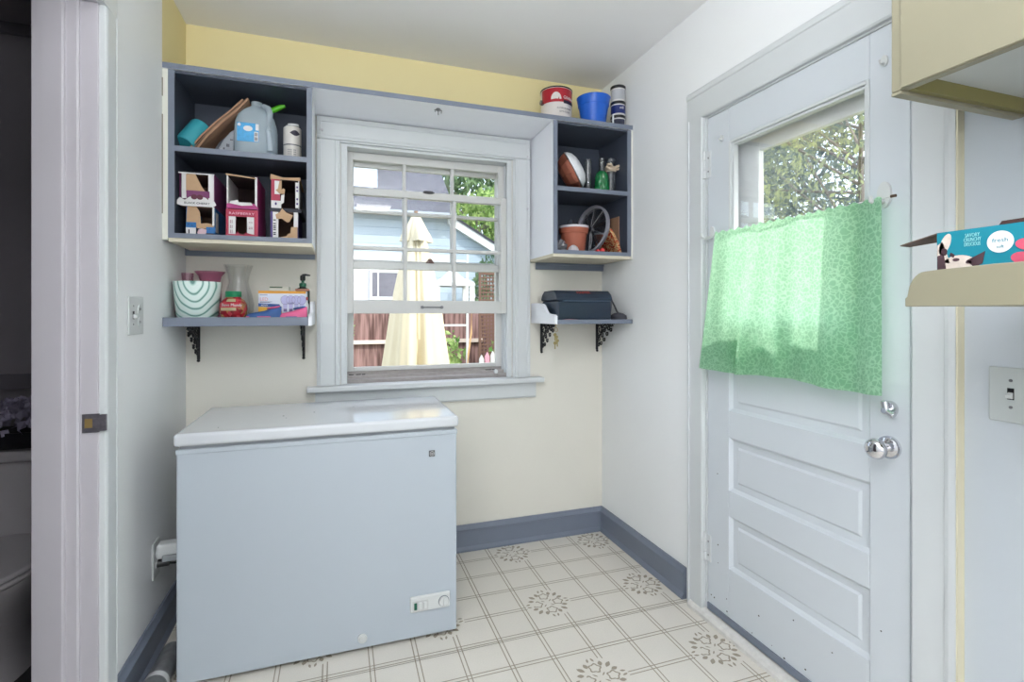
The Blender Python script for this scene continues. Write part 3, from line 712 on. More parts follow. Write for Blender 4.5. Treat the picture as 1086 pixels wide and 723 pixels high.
# ------------------------------------------------------------------ items: upper left shelf
ZS = 1.8855
t = thing('plastic_cup', 'teal plastic cup tipped over at the left end of the top left shelf', 'cup', (.078, -.205, ZS+.047), (0, radians(32), 0))
teal = mat('teal_plastic', S(56, 158, 172), .4)
bm = B(); lathe(bm, [(.036, -.050), (.038, -.046), (.044, .064), (.042, .064), (.036, -.042), (0, -.042)], (0, 0, 0), 32); obj('cup_body', bm, teal, t, True, smooth=True)
bm = B(); lathe(bm, [(.0, -.0495), (.0345, -.0495), (.0345, -.053), (.032, -.053), (.032, -.0515), (0, -.0515)], (0, 0, 0), 32); obj('cup_base', bm, teal, t, True, smooth=True)
t.rotation_euler = (radians(-32), radians(26), 0); t.location = (.077, -.225, ZS+.066)

def sheet(bm, p, th=.003, mi=0):  # thick polyline sheet: list of (x,z) extruded y0..y1
    pass
def bag(name, label, cat, pts, y0, y1, m, th=.004, group=None):
    """folded paper: polyline in x-z with thickness, extruded over y, slightly wavy"""
    bm = B(); n = 10; rows = []
    for j in range(n+1):
        y = y0+(y1-y0)*j/n; r0 = []; r1 = []
        for i, (x, z) in enumerate(pts):
            dx, dz = (pts[min(i+1, len(pts)-1)][0]-pts[max(i-1, 0)][0], pts[min(i+1, len(pts)-1)][1]-pts[max(i-1, 0)][1]); L = math.hypot(dx, dz) or 1
            nx, nz = -dz/L, dx/L; wv = .0025*sin(j*1.3+i*1.1)
            r0.append(bm.verts.new((x+nx*(th/2+wv), y, z+nz*(th/2+wv)))); r1.append(bm.verts.new((x-nx*(th/2-wv), y, z-nz*(th/2-wv))))
        rows.append((r0, r1))
    k = len(pts)
    for j in range(n):
        for i in range(k-1):
            bm.faces.new((rows[j][0][i], rows[j+1][0][i], rows[j+1][0][i+1], rows[j][0][i+1])); bm.faces.new((rows[j][1][i], rows[j][1][i+1], rows[j+1][1][i+1], rows[j+1][1][i]))
        for e in (0, k-1): bm.faces.new((rows[j][0][e], rows[j][1][e], rows[j+1][1][e], rows[j+1][0][e]))
    for j in (0, n):
        for i in range(k-1): bm.faces.new((rows[j][0][i], rows[j][0][i+1], rows[j][1][i+1], rows[j][1][i]))
    o = obj(name, bm, m); return tag(o, label, cat, group) if label else o
for i, (dx, m_, th, lb) in enumerate(((0, kraft, .006, 'folded brown paper bag leaning beside the teal cup, leftmost of its stack'), (.010, kraft_d, .004, 'dark brown paper bag leaning in the middle of the folded bag stack'), (.019, kraft, .008, 'folded brown paper bag leaning nearest the water jug'))):
    bag('paper_bag', lb, 'paper bag', [(.080+dx, ZS+.012-.003*i), (.125+dx, ZS+.070), (.172+dx, ZS+.125), (.220+dx, ZS+.176), (.266+dx, ZS+.232+.006*(i == 2))], -.265, -.06, m_, th, 'folded paper bags on the top left shelf')
mailer = mat('grey_mailer_film', S(152, 158, 166), .3, noise=.15, nscale=50, bump=.5, bscale=40)
t = thing('plastic_mailer', 'crumpled grey printed plastic mailer between the paper bags and the jug', 'plastic bag', (.19, -.2, ZS))
bm = B()
prism(bm, [(.125, ZS+.004), (.135, ZS+.045), (.160, ZS+.090), (.190, ZS+.130), (.218, ZS+.170), (.262, ZS+.200), (.27, ZS+.15), (.236, ZS+.10), (.228, ZS+.004)], 'y', -.14, -.10); obj('back_layer', bm, mat('clear_film', S(120, 126, 134), .25, noise=.2, nscale=30, bump=.5, bscale=30), t, bevel=.006)
bm = B(); prism(bm, [(.150, ZS+.003), (.170, ZS+.035), (.190, ZS+.075), (.212, ZS+.105), (.231, ZS+.12), (.229, ZS+.003)], 'y', -.22, -.155); obj('front_layer', bm, mailer, t, bevel=.006)
bm = B()
for (x, z, w_, h_) in ((.172, ZS+.010, .022, .018), (.200, ZS+.042, .012, .012), (.188, ZS+.030, .006, .008), (.215, ZS+.014, .01, .008), (.214, ZS+.07, .012, .005)):
    for k in range(3): box(bm, x+w_*k/3, x+w_*k/3+w_/5, -.2215, -.220, z, z+h_)
obj('printing', bm, ink, t)
t = thing('plastic_tongs', 'bright green plastic handled tool sticking out behind the water jug', 'kitchen tool', (.33, -.12, ZS))
green_pl = mat('lime_plastic', S(92, 196, 30), .35)
bm = B(); tube(bm, [(.285, -.14, ZS+.195), (.33, -.15, ZS+.218), (.395, -.165, ZS+.250), (.418, -.17, ZS+.258)], [.007, .012, .011, .006], 12); obj('handle', bm, green_pl, t, smooth=True)
bm = B(); tube(bm, [(.285, -.14, ZS+.195), (.25, -.10, ZS+.06), (.245, -.09, ZS+.004)], .006, 8); obj('shaft', bm, green_pl, t, smooth=True)
bm = B(); tube(bm, [(.243, -.05, ZS+.12), (.262, -.06, ZS+.21), (.272, -.065, ZS+.245), (.282, -.07, ZS+.252)], [.006, .008, .009, .006], 10)
tube(bm, [(.243, -.05, ZS+.12), (.240, -.05, ZS+.004)], .005, 8)
tag(obj('plastic_spatula', bm, mat('mint_plastic', S(104, 190, 110), .4), smooth=True), 'pale green plastic handle peeking over the top of the folded paper bags', 'kitchen tool')

# water jug
t = thing('water_jug', 'large clear blue-tinted gallon water jug on the top left shelf', 'jug', (.312, -.215, ZS))
jug_m = glassmat('jug_plastic', (.90, .95, .98), .05, .2, .85, S(222, 236, 245))
def superlathe(prof, n=40, e=3.2, sx=1, sy=1, c=(0, 0, 0)):
    bm = B(); rings = []
    for r, z, sq in prof:
        ring = []
        for i in range(n):
            a = 2*pi*i/n; ee = 2+(e-2)*sq; k = (abs(cos(a))**ee+abs(sin(a))**ee)**(-1/ee)
            ring.append(bm.verts.new((c[0]+sx*r*k*cos(a), c[1]+sy*r*k*sin(a), c[2]+z)))
        rings.append(ring)
    for k in range(len(rings)-1):
        for i in range(n): bm.faces.new((rings[k][i], rings[k][(i+1) % n], rings[k+1][(i+1) % n], rings[k+1][i]))
    bm.faces.new(rings[0][::-1]); return bm
bm = superlathe([(.070, 0, 1), (.079, .006, 1), (.080, .02, 1), (.080, .125, 1), (.078, .145, .9), (.070, .172, .6), (.052, .198, .3), (.030, .216, 0), (.021, .222, 0), (.021, .240, 0)], 40, 4.2, .98, .9)
obj('jug_body', bm, jug_m, t, True, smooth=True)
bm = B(); tube(bm, [(.030, -.030, .218), (.050, -.045, .205), (.058, -.062, .180), (.058, -.070, .140), (.056, -.074, .105), (.060, -.072, .02)], [.010, .012, .012, .012, .010, .012], 12)
obj('handle', bm, glassmat('jug_handle', (.9, .94, .96), .08, .2, .8, S(228, 238, 246)), t, True, smooth=True)
bm = B(); box(bm, -.062, .018, -.0735, -.0715, .052, .128); lb = obj('label', bm, mat('jug_label_blue', S(70, 160, 214), .45, noise=.35, nscale=70), t, True)
def lsub(name, bm_, m_, par=lb, th=t):
    o = obj(name, bm_, m_, par, True); o.location = ORG[o.name]-ORG[par.name]; return o
bm = B(); disc_y(bm, -.022, -.0742, .105, .017, .011, .001); disc_y(bm, -.054, -.0742, .118, .006, .006, .001); box(bm, .001, .016, -.0742, -.0735, .054, .094); box(bm, .006, .018, -.0742, -.0735, .100, .126); lsub('label_white_area', bm, white_print)
bm = B(); [box(bm, .0035+k*.0038, .0055+k*.0038, -.0749, -.0742, z0, z0+.014) for k in range(3) for z0 in (.058, .076)]; lsub('label_printing', bm, ink)

t = thing('paper_canister', 'white printed canister at the right end of the top left shelf', 'canister', (.450, -.20, ZS))
bm = LA([(.034, 0), (.036, .003), (.036, .072), (.0365, .074), (.036, .150), (.034, .153), (.0, .153)], n=36); obj('can_body', bm, mat('canister_white', S(226, 222, 216), .5), t, True, smooth=True)
bm = LA([(.0368, .071), (.0372, .073), (.0368, .076)], n=36, cap=False); obj('seam_ring', bm, steel, t, True)
bm = B(); tube(bm, [(-.022, -.018, .155), (0, -.026, .156), (.022, -.018, .155)], .004, 8); disc_y(bm, .006, -.034, .160, .022, .004, .03, 16); obj('lid_clip', bm, white_pl, t, True, smooth=True)
bm = B()
for k in range(5): join(bm, text_y('lllll lll', 0, 0, .012+k*.009, .008, .034, .0362))
o = obj('printing', bm, mat('grey_ink', S(112, 110, 116), .6), t, True)
bm = B(); n = 10
for k in range(n):
    a0, a1 = -.2+1.2*k/n, -.2+1.2*(k+1)/n; h0 = .012*sin(pi*k/n); h1 = .012*sin(pi*(k+1)/n)
    if h0 < .001: h0 = .0005
    if h1 < .001: h1 = .0005
    P4 = [(.0366*sin(a), -.0366*cos(a), .124+s*h) for a, h, s in ((a0, h0, -1), (a1, h1, -1), (a1, h1, 1), (a0, h0, 1))]
    bm.faces.new([bm.verts.new(p) for p in P4])
obj('dark_emblem', bm, mat('emblem_dark', S(48, 44, 62), .5), t, True)

# ------------------------------------------------------------------ cartons in the lower left compartment
def carton(label, x0, x1, z0, z1, yf, body_m, side_m, pieces, inner=card_in, depth=.235):
    t = thing('drink_carton', label, 'carton', ((x0+x1)/2, yf+depth/2, z0), group='torn open drink cartons')
    w, h, th = x1-x0, z1-z0, .0025
    bm = B(); y1 = yf+depth
    box(bm, x0, x0+th, yf, y1, z0, z1); box(bm, x1-th, x1, yf, y1, z0, z1, mi=1); box(bm, x0+th, x1-th, yf, y1, z0, z0+th, 2); box(bm, x0+th, x1-th, yf, y1, z1-th, z1, 2); box(bm, x0+th, x1-th, y1-th, y1, z0+th, z1-th, 2)
    obj('carton_body', bm, [body_m, side_m, inner], t)
    for i, (nm, m_, pts) in enumerate(pieces):
        d = .0012*(i+1)
        bm = B(); prism(bm, [(x0+w*u, z0+h*v) for u, v in pts], 'y', yf-d-.0012, yf-d+(.0006 if i else .0012)); obj(nm, bm, m_, t)
    return t
zb, zt = 1.5480, 1.6645
def R(a, b, c, d): return [(a, c), (b, c), (b, d), (a, d)]
c2 = carton('blue and brown drink carton, bottom left of the six', .068, .166, zb, zt-.002, -.272, blue_print, blue_print, [
    ('front_panel', cardboard, [(0, .28), (.04, 1), (.36, 1), (.48, .82), (.52, .5), (.50, .28)]),
    ('torn_edge', cardboard, [(.38, .25), (.38, .52), (.46, .48), (.55, .42), (.75, .44), (.98, .40), (.98, .25)]),
    ('printed_flap', blue_print, R(0, .36, .25, .45)), ('white_band', white_print, R(0, .36, .0, .26)), ('printed_flap', blue_print, R(.72, 1.05, .08, .30)), ('round_tag', mat('pink_print', S(214, 186, 196), .5), [(.40, .08), (.46, .22), (.6, .24), (.74, .20), (.72, .06), (.5, .0)]), ('white_edge', white_print, R(.95, 1.02, .35, 1))])
obj('printing', (lambda b_: (box(b_, .077, .081, -.2795, -.279, zb+.006, zb+.022), [disc_y(b_, x, -.2795, z, .002, .002, .0005, 8) for x, z in ((.078, zb+.042), (.09, zb+.038), (.150, zb+.026))], b_)[-1])(B()), ink, c2)
obj('side_printing', BX(.166, .1665, -.245, -.20, zb+.02, zb+.10), white_print, c2)
c1 = carton('purple black cherry drink carton, top left of the six', .046, .168, zt, 1.794, -.275, purple_print, purple_print, [
    ('front_strip', white_print, R(.06, .20, .22, 1)), ('front_strip', white_print, R(.82, .98, .15, 1)), ('torn_edge', cardboard, [(.19, .38), (.19, .95), (.45, .98), (.62, .62), (.75, .42), (.8, .36)]),
    ('front_print', purple_print, R(.2, .86, .26, .46)), ('fold_down_flap', white_print, [(-.06, .02), (-.06, .14), (.02, .24), (.16, .16), (.30, .27), (.55, .30), (.75, .26), (.88, .14), (1.0, .16), (1.06, .05), (.95, -.02), (.1, -.02)]),
    ('top_edge', white_print, R(-.02, 1.0, .965, 1.0))], inner=card_in)
bm = B(); disc_y(bm, .098, -.2845, zt+.034, .011, .010, .001); disc_y(bm, .118, -.2845, zt+.034, .011, .010, .001); obj('cherries', bm, cherry, c1)
obj('lettering', text_y('BLACK CHERRY', .108, -.2845, zt+.006, .011, .088), ink, c1)
c4 = carton('raspberry red drink carton with square hole, bottom middle of the six', .208, .325, zb, zt-.003, -.272, red_print, magenta_print, [
    ('front_panel', red_print, R(0, 1, .74, 1)), ('front_panel', red_print, R(0, .1, 0, .76)), ('front_panel', red_print, R(.88, 1.0, 0, .76)), ('front_strip', white_print, R(.09, .30, .08, .73)), ('front_strip', white_print, R(.66, .88, .08, .73)),
    ('bottom_edge', red_print, [(0, 0), (0, .1), (.3, .1), (.36, .2), (.44, .1), (.56, .08), (.62, .17), (.74, .13), (1, .08), (1, 0)])])
obj('lettering', text_y('RASPBERRY', .266, -.2815, zt-.026, .014, .092), mat('pink_lettering', S(232, 178, 196), .5), c4)
obj('side_lettering', (lambda b_: ([box(b_, x, x+.002, -.281, -.2795, z, z+.014) for x in (.224, .230) for z in (zb+.014, zb+.034, zb+.054)], [box(b_, x, x+.006, -.281, -.2795, z, z+.002) for x in (.292, .300) for z in (zb+.034, zb+.040, zb+.060)], b_)[-1])(B()), mat('rose_ink', S(150, 80, 110), .5), c4)
c3 = carton('magenta drink carton wide open at the front, top middle of the six', .210, .322, zt, 1.800, -.268, white_print, magenta_print, [
    ('front_strip', white_print, R(0, .05, .1, 1)), ('front_strip', white_print, R(.92, 1.0, .05, .98)), ('front_print', magenta_print, [(0, 0), (0, .14), (.3, .17), (.9, .17), (1.04, .04), (1.04, 0)]), ('torn_edge', white_print, [(.1, .15), (.12, .22), (.35, .25), (.4, .19), (.8, .20), (.85, .12), (.5, .09)]), ('top_edge', cardboard, [(-.02, .98), (-.02, 1.03), (.4, 1.0), (.97, .95), (.97, .92), (.4, .96)])], inner=mat('dark_carton_inside', S(60, 44, 44), .9))
c6 = carton('violet drink carton with torn brown flap, bottom right of the six', .372, .478, zb, zt-.003, -.272, navy_print, navy_print, [
    ('front_strip', navy_print, R(0, .08, 0, 1)), ('front_strip', white_print, R(.08, .28, 0, .98)), ('front_strip', white_print, R(.84, 1.0, .45, 1)), ('torn_edge', cardboard, [(.3, .02), (.4, .07), (.58, .12), (.64, .2), (.72, .22), (.74, .45), (.98, .46), (.98, .02)]), ('torn_flap', cardboard, [(.18, .88), (.34, .98), (.42, 1.12), (.58, .97), (.82, .88), (.70, .66), (.62, .60), (.42, .74), (.22, .72)])])
obj('printing', (lambda b_: ([box(b_, .383, .393, -.2805, -.2795, z, z+.004) for z in (zb+.015, zb+.022, zb+.035, zb+.043, zb+.05, zb+.06, zb+.075)], b_)[-1])(B()), ink, c6)
c5 = carton('red drink carton with torn corner, top right of the six', .374, .480, zt+.012, 1.798, -.266, red_print, white_print, [
    ('front_panel', red_print, R(0, .32, .24, 1)), ('white_band', white_print, R(0, .36, .0, .26)), ('front_strip', white_print, R(.12, .32, .48, .94)), ('torn_edge', cardboard, [(.16, .62), (.24, .66), (.30, .94), (.38, .96), (.38, .62), (.42, .70), (.5, .66), (.48, .50), (.3, .50)]), ('front_strip', white_print, R(.88, 1.02, .04, .92)), ('torn_edge', white_print, [(.34, .12), (.36, .45), (.48, .48), (.46, .2)])], inner=mat('dark_carton_inside', S(60, 44, 44), .9))
obj('carton_tray', BX(.366, .492, -.275, -.04, zt-.0025, zt+.0115), mat('dark_grey_card', S(58, 60, 70), .7), c5)
bm = B(); prism(bm, [(.370, 1.798), (.372, 1.818), (.42, 1.806), (.486, 1.811), (.486, 1.797)], 'y', -.270, -.05); obj('top_flap', bm, cardboard, c5)
obj('printing', (lambda b_: (disc_y(b_, .392, -.2725, zt+.030, .004, .006, .0005, 12), [box(b_, .471, .478, -.2735, -.2725, z, z+.008) for z in (zt+.03, zt+.05, zt+.085, zt+.10)], b_)[-1])(B()), navy_print, c5)

# ------------------------------------------------------------------ items on the left bracket shelf
ZL = 1.2045
# marbled planter
def marble():
    m = bpy.data.materials.new('green_marbled_glaze'); m.use_nodes = True; nt = m.node_tree; b = nt.nodes['Principled BSDF']; N = nt.nodes.new; L = nt.links.new
    tc = N('ShaderNodeTexCoord'); mpn = N('ShaderNodeMapping'); mpn.inputs['Scale'].default_value = (1.15, .2, .80); mpn.inputs['Location'].default_value = (-.004, 0, -.125)
    nz = N('ShaderNodeTexNoise'); nz.inputs['Scale'].default_value = 11; nz.inputs['Detail'].default_value = 1.5
    wv = N('ShaderNodeTexWave'); wv.wave_type = 'RINGS'; wv.rings_direction = 'SPHERICAL'; wv.inputs['Scale'].default_value = 15; wv.inputs['Distortion'].default_value = 3.6; wv.inputs['Detail'].default_value = 1.2; wv.inputs['Detail Scale'].default_value = .75
    L(tc.outputs['Object'], mpn.inputs[0]); L(mpn.outputs[0], wv.inputs[0])
    cr = N('ShaderNodeValToRGB'); e = cr.color_ramp.elements; e[0].position = 0; e[0].color = (*S(104, 146, 138), 1); e[1].position = .13; e[1].color = (*S(178, 214, 206), 1)
    a = cr.color_ramp.elements.new(.45); a.color = (*S(224, 240, 236), 1)
    L(wv.outputs[0], cr.inputs[0]); L(cr.outputs[0], b.inputs['Base Color']); b.inputs['Roughness'].default_value = .25; return m
t = thing('planter_pot', 'pale green marbled planter pot at the left end of the left bracket shelf', 'plant pot', (.093, -.212, ZL))
bm = LA([(.066, 0), (.070, .003), (.071, .022), (.0745, .026), (.086, .158), (.086, .161), (.081, .161), (.072, .05), (.0, .05)], n=48); obj('pot_body', bm, marble(), t, True, smooth=True)
pink_g = glassmat('pink_glass', (.96, .82, .89), .06, .05, .35, S(226, 150, 182))
t = thing('pink_vase', 'flared pink glass vase standing behind the marbled planter', 'vase', (.100, -.090, ZL))
bm = LA([(.040, 0), (.045, .003), (.043, .10), (.038, .170), (.044, .195), (.060, .214), (.0585, .214), (.042, .195), (.036, .170), (.041, .10), (.040, .006), (0, .006)], n=36); obj('vase_body', bm, pink_g, t, True, smooth=True)
t.location = (.110, -.075, ZL)
t = thing('pink_vase', 'smaller clear pink glass beside the wall, left of the flared pink vase', 'vase', (.025, -.075, ZL)); t.scale = (.8, .8, 1)
bm = LA([(.024, 0), (.026, .10), (.024, .150), (.029, .206), (.028, .206), (.022, .150), (.022, .005), (0, .005)], n=28); obj('vase_body', bm, glassmat('pale_pink_glass', (.95, .86, .90), .08, .05, .15, S(220, 170, 190)), t, True, smooth=True)
clear = glassmat('clear_vase_glass', (.988, .99, .99), .05, .03, .035, S(214, 218, 218))
t = thing('glass_vase', 'tall clear hurricane glass vase behind the red snack jar', 'vase', (.226, -.110, ZL))
pr_ = [(.040, 0), (.050, .003), (.060, .04), (.062, .075), (.054, .115), (.044, .150), (.040, .170), (.044, .200), (.056, .238), (.058, .242)]
bm = LA(pr_+[(r-.003, z) for r, z in pr_[::-1]], n=40, cap=False); obj('vase_body', bm, clear, t, True, smooth=True)
# snack jar
def mottled(name, cols, scale):
    m = bpy.data.materials.new(name); m.use_nodes = True; nt = m.node_tree; b = nt.nodes['Principled BSDF']; N = nt.nodes.new; L = nt.links.new
    tc = N('ShaderNodeTexCoord'); vo = N('ShaderNodeTexVoronoi'); vo.inputs['Scale'].default_value = scale; L(tc.outputs['Object'], vo.inputs[0])
    cr = N('ShaderNodeValToRGB'); cr.color_ramp.interpolation = 'CONSTANT'; e = cr.color_ramp.elements; e[0].color = (*cols[0], 1); e[1].position = 1/len(cols); e[1].color = (*cols[1], 1)
    for i, c in enumerate(cols[2:]): q = cr.color_ramp.elements.new((i+2)/len(cols)); q.color = (*c, 1)
    sp = N('ShaderNodeSeparateColor'); L(vo.outputs['Color'], sp.inputs[0]); L(sp.outputs[0], cr.inputs[0]); L(cr.outputs[0], b.inputs['Base Color']); b.inputs['Roughness'].default_value = .25; return m
t = thing('snack_jar', 'round jar of red snacks with green lid in front of the glass vase', 'jar', (.228, -.232, ZL))
bm = LA([(.034, 0), (.040, .004), (.049, .030), (.052, .052), (.050, .070), (.040, .088), (.028, .096), (.027, .104), (0, .104)], n=40); obj('jar_body', bm, mottled('snack_mix', [S(150, 28, 40), S(176, 40, 52), S(184, 120, 74), S(130, 24, 34), S(196, 70, 80), S(150, 110, 70)], 75), t, True, smooth=True)
bm = LA([(.0295, .100), (.0300, .101), (.0300, .122), (.028, .124), (0, .124)], n=36); obj('lid', bm, mat('green_lid', S(14, 128, 84), .35), t, True, smooth=True)
def curved_patch(R_, a0, a1, z0, z1, zf=None, n=12, m_=8):
    bm = B(); G = []
    for j in range(m_+1):
        z = z0+(z1-z0)*j/m_; row = []
        for i in range(n+1):
            a = a0+(a1-a0)*i/n; r = (zf(z) if zf else R_)+.0008; row.append(bm.verts.new((r*sin(a), -r*cos(a), z)))
        G.append(row)
    for j in range(m_):
        for i in range(n): bm.faces.new((G[j][i], G[j][i+1], G[j+1][i+1], G[j+1][i]))
    return bm
def jr(z):
    P = [(0, .034), (.004, .040), (.030, .049), (.052, .052), (.070, .050), (.088, .040), (.096, .028)]
    for (a, b), (c, d) in zip(P, P[1:]):
        if a <= z <= c: return b+(d-b)*(z-a)/(c-a)
    return .028
obj('sage_label_band', curved_patch(.05, -.9, .35, .044, .056, jr), mat('sage_print', S(176, 166, 128), .5), t, True)
obj('sage_label_band', curved_patch(.05, -.45, .35, .080, .091, jr), mat('sage_print', S(176, 166, 128), .5), t, True)
obj('red_label', curved_patch(.05, -1.25, .75, .0562, .0775, jr), mat('jar_red', S(178, 26, 50), .4), t, True)
bm = text_y('Shave Mondy', 0, 0, .061, .0175, .082, .0528); obj('lettering', bm, white_print, t, True)
# boxes
t = thing('bulb_box', 'white and yellow carton of LED light bulbs on the left bracket shelf', 'box', (.412, -.175, ZL), (0, 0, radians(-3)))
bm = B(); box(bm, -.094, .094, -.03, .03, 0, .128); obj('box_body', bm, mat('bulb_box_white', S(220, 226, 240), .4), t, True, bevel=.001)
bm = B(); box(bm, -.0942, .0942, -.0308, -.030, .118, .1285); box(bm, -.0942, .0942, -.0308, .0305, .1282, .1292); obj('orange_band', bm, mat('orange_print', S(224, 156, 48), .4), t, True)
bm = B(); prism(bm, [(-.094, .062), (-.094, .076), (-.012, .072), (-.004, .058)], 'y', -.0308, -.030); obj('blue_band', bm, mat('royal_print', S(30, 82, 156), .4), t, True)
bm = B(); prism(bm, [(-.094, 0), (-.094, .061), (-.004, .057), (.004, 0)], 'y', -.0306, -.030); obj('yellow_panel', bm, mat('yellow_print', S(238, 186, 62), .4), t, True)
bm = B()
for k in range(4):
    x = .012+k*.022; disc_y(bm, x, -.0312-.0002*k, .090, .017, .018, .0006); prism(bm, [(x-.010, .078), (x+.010, .078), (x+.007, .052), (x-.007, .052)], 'y', -.0314, -.0308)
bl = obj('bulb_picture', bm, mat('bulb_lilac', S(186, 186, 226), .4), t, True)
bm = B()
for k in range(4):
    x = .012+k*.022; box(bm, x-.007, x+.007, -.0318, -.0310, .040, .052); 
for k in range(4): 
    x = .012+k*.022; tube(bm, [(x+.018*cos(a), -.0324, .090+.019*sin(a)) for a in [2*pi*q/20 for q in range(21)]], .0006, 4)
obj('bulb_outline', bm, mat('violet_ink', S(120, 108, 150), .5), t, True)
bm = text_y('LED', -.072, -.0306, .086, .021, .030); obj('lettering', bm, mat('pale_red_ink', S(222, 150, 150), .5), t, True)
bm = text_y('60W', -.070, -.0310, .064, .011, .026); obj('lettering', bm, white_print, t, True)
bm = B(); [box(bm, -.088, -.088+w_, -.0308, -.0302, z, z+.002) for w_, z in ((.03, .110), (.048, .081), (.040, .0785))]; obj('fine_print', bm, mat('slate_ink', S(96, 104, 140), .5), t, True)
t = thing('small_box', 'small white box with dark print peeking above the bulb box', 'box', (.388, -.085, ZL))
bm = B(); box(bm, -.042, .042, -.03, .03, 0, .153); obj('box_body', bm, mat('small_box_white', S(222, 222, 210), .5), t, True, bevel=.001)
bm = B(); box(bm, -.038, .014, -.0306, -.03, .146, .151); obj('printing', bm, mat('green_ink', S(50, 84, 56), .5), t, True)
t = thing('box_stack', 'grey-brown box end left of the bulb box', 'box', (.322, -.12, ZL))
bpy.data.objects.remove(t)
# pump bottle
t = thing('pump_bottle', 'dark lotion pump bottle at the right end of the left bracket shelf', 'bottle', (.486, -.11, ZL))
bm = superlathe([(.026, 0, 1), (.030, .004, 1), (.030, .135, 1), (.027, .143, .8), (.014, .150, 0), (.012, .156, 0)], 32, 4, 1.0, .75); obj('bottle_body', bm, mat('dark_green_bottle', S(46, 58, 54), .2), t, True, smooth=True)
bm = B(); box(bm, -.030, .030, -.0235, -.0225, .134, .142); obj('copper_band', bm, mat('copper_print', S(170, 110, 90), .4), t, True)
bm = B(); box(bm, -.022, .010, -.0240, -.0228, .085, .126); obj('white_label', bm, white_print, t, True)
bm = LA([(.013, .153), (.015, .155), (.015, .168), (.010, .170), (.006, .172), (.006, .183)], n=20); obj('green_collar', bm, mat('pump_green', S(20, 92, 66), .35), t, True, smooth=True)
bm = B(); lathe(bm, [(.009, .180), (.011, .184), (.011, .202), (.006, .206)], n=16); tube(bm, [(0, 0, .204), (.012, -.004, .207), (.032, -.008, .204)], [.007, .005, .003], 10); obj('pump_head', bm, black_pl, t, True, smooth=True)
t = thing('white_bottle', 'small white bottle between the bulb box and the window casing', 'bottle', (.505, -.190, ZL))
bm = LA([(.010, 0), (.0115, .003), (.0115, .070), (.007, .080), (.006, .092)], n=20); obj('bottle_body', bm, white_pl, t, True, smooth=True)
bm = LA([(.0075, .090), (.0075, .104), (0, .105)], n=16); obj('cap', bm, mat('pump_red', S(170, 44, 50), .4), t, True, smooth=True)
# child's water shoes / slippers
def ribbon(name, label, pts, wds, y0, m, cat, group=None, parent=None):
    pass
pinkf = mat('pink_neoprene', S(226, 104, 150), .6, noise=.08, nscale=60); bluef = mat('blue_neoprene', S(52, 92, 150), .6, noise=.12, nscale=60)
def shoe(label, c, rotz, flip, m_up, m_sole, group, L=.13):
    t = thing('swim_shoe', label, 'shoe', c, (0, 0, rotz), group=group)
    def loft(secs, hole=False):
        bm = B(); rings = []
        for x, w, z0, h in secs:
            rings.append([bm.verts.new((x, w*cos(a), z0+h*max(0, sin(a)) if sin(a) > 0 else z0)) for a in [2*pi*k/16 for k in range(16)]])
        for k in range(len(rings)-1):
            for i in range(16): bm.faces.new((rings[k][i], rings[k][(i+1) % 16], rings[k+1][(i+1) % 16], rings[k+1][i]))
        bm.faces.new(rings[0][::-1]); bm.faces.new(rings[-1]); return bm
    s = [(-L/2, .004, .004, .008), (-L/2+.012, .018, .003, .016), (-L/4, .024, .003, .020), (0, .025, .003, .026), (L/4, .023, .003, .040), (L/2-.012, .020, .003, .046), (L/2, .012, .004, .044)]
    obj('upper', loft(s), m_up, t, True, smooth=True)
    bm = B(); n = 24; pts = []
    for k in range(n):
        a = 2*pi*k/n; pts.append(((L/2+.004)*cos(a), (.026 if cos(a) < .3 else .023)*sin(a)))
    prism(bm, pts, 'z', 0, .007); obj('sole', bm, m_sole, t, True, bevel=.002)
    bm = B(); tube(bm, [(L/2-.030+.022*cos(a), .014*sin(a), .043+.004*cos(a)) for a in [2*pi*k/16 for k in range(17)]], .0035, 8); obj('collar', bm, m_sole, t, True, smooth=True)
    bm = LA([(.0, 0), (.014, .0005)], (L/2-.030, 0, .0465), 16); obj('opening', bm, ink, t, True)
    return t
shoe('blue swim shoe with pink trim lying in front of the snack jar', (.348, -.268, ZL+.014), radians(6), 1, bluef, pinkf, 'swim shoes on the left bracket shelf', .13)
shoe('pink swim shoe lying in front of the bulb box, heel by the window', (.455, -.262, ZL+.013), radians(-2), 1, pinkf, bluef, 'swim shoes on the left bracket shelf', .115)

# ------------------------------------------------------------------ items on top of the right unit
ZT = 2.2005
t = thing('paint_can', 'dented red and white paint can on top of the right shelf unit', 'paint can', (1.712, -.165, ZT))
bm = LA([(.080, 0), (.082, .002), (.082, .005), (.0805, .007), (.0805, .176), (.083, .179), (.083, .184), (.078, .185), (.076, .180), (0, .180)], n=44); obj('can_body', bm, mat('can_white', S(222, 216, 212), .35), t, True, smooth=True)
bm = curved_patch(.0806, -1.5, 1.5, .105, .176); obj('red_band', bm, mat('can_red', S(172, 26, 44), .35), t, True)
bm = LA([(.0832, .1775), (.0842, .181), (.0832, .1848), (.0785, .186)], n=44, cap=False); obj('dark_rim', bm, mat('rim_dark', S(44, 34, 36), .4, .5), t, True, smooth=True)
bm = B(); n = 20; c = bm.verts.new((.0822*sin(-.42), -.0822*cos(-.42), .12))
rg = []
for k in range(n+1):
    a = pi*k/n; an = -.42-.33*cos(a); z = .118+.036*sin(a); rg.append(bm.verts.new((.0822*sin(an), -.0822*cos(an), z)))
lowr = [bm.verts.new((.0822*sin(-.42+s*.33), -.0822*cos(-.42+s*.33), .09)) for s in (1, -1)]
for k in range(n): bm.faces.new((rg[k], rg[k+1], c))
obj('white_emblem', bm, mat('can_white', S(222, 216, 212), .35), t, True)
bm = text_y('Glidden', 0, 0, .122, .022, .075, .0822)
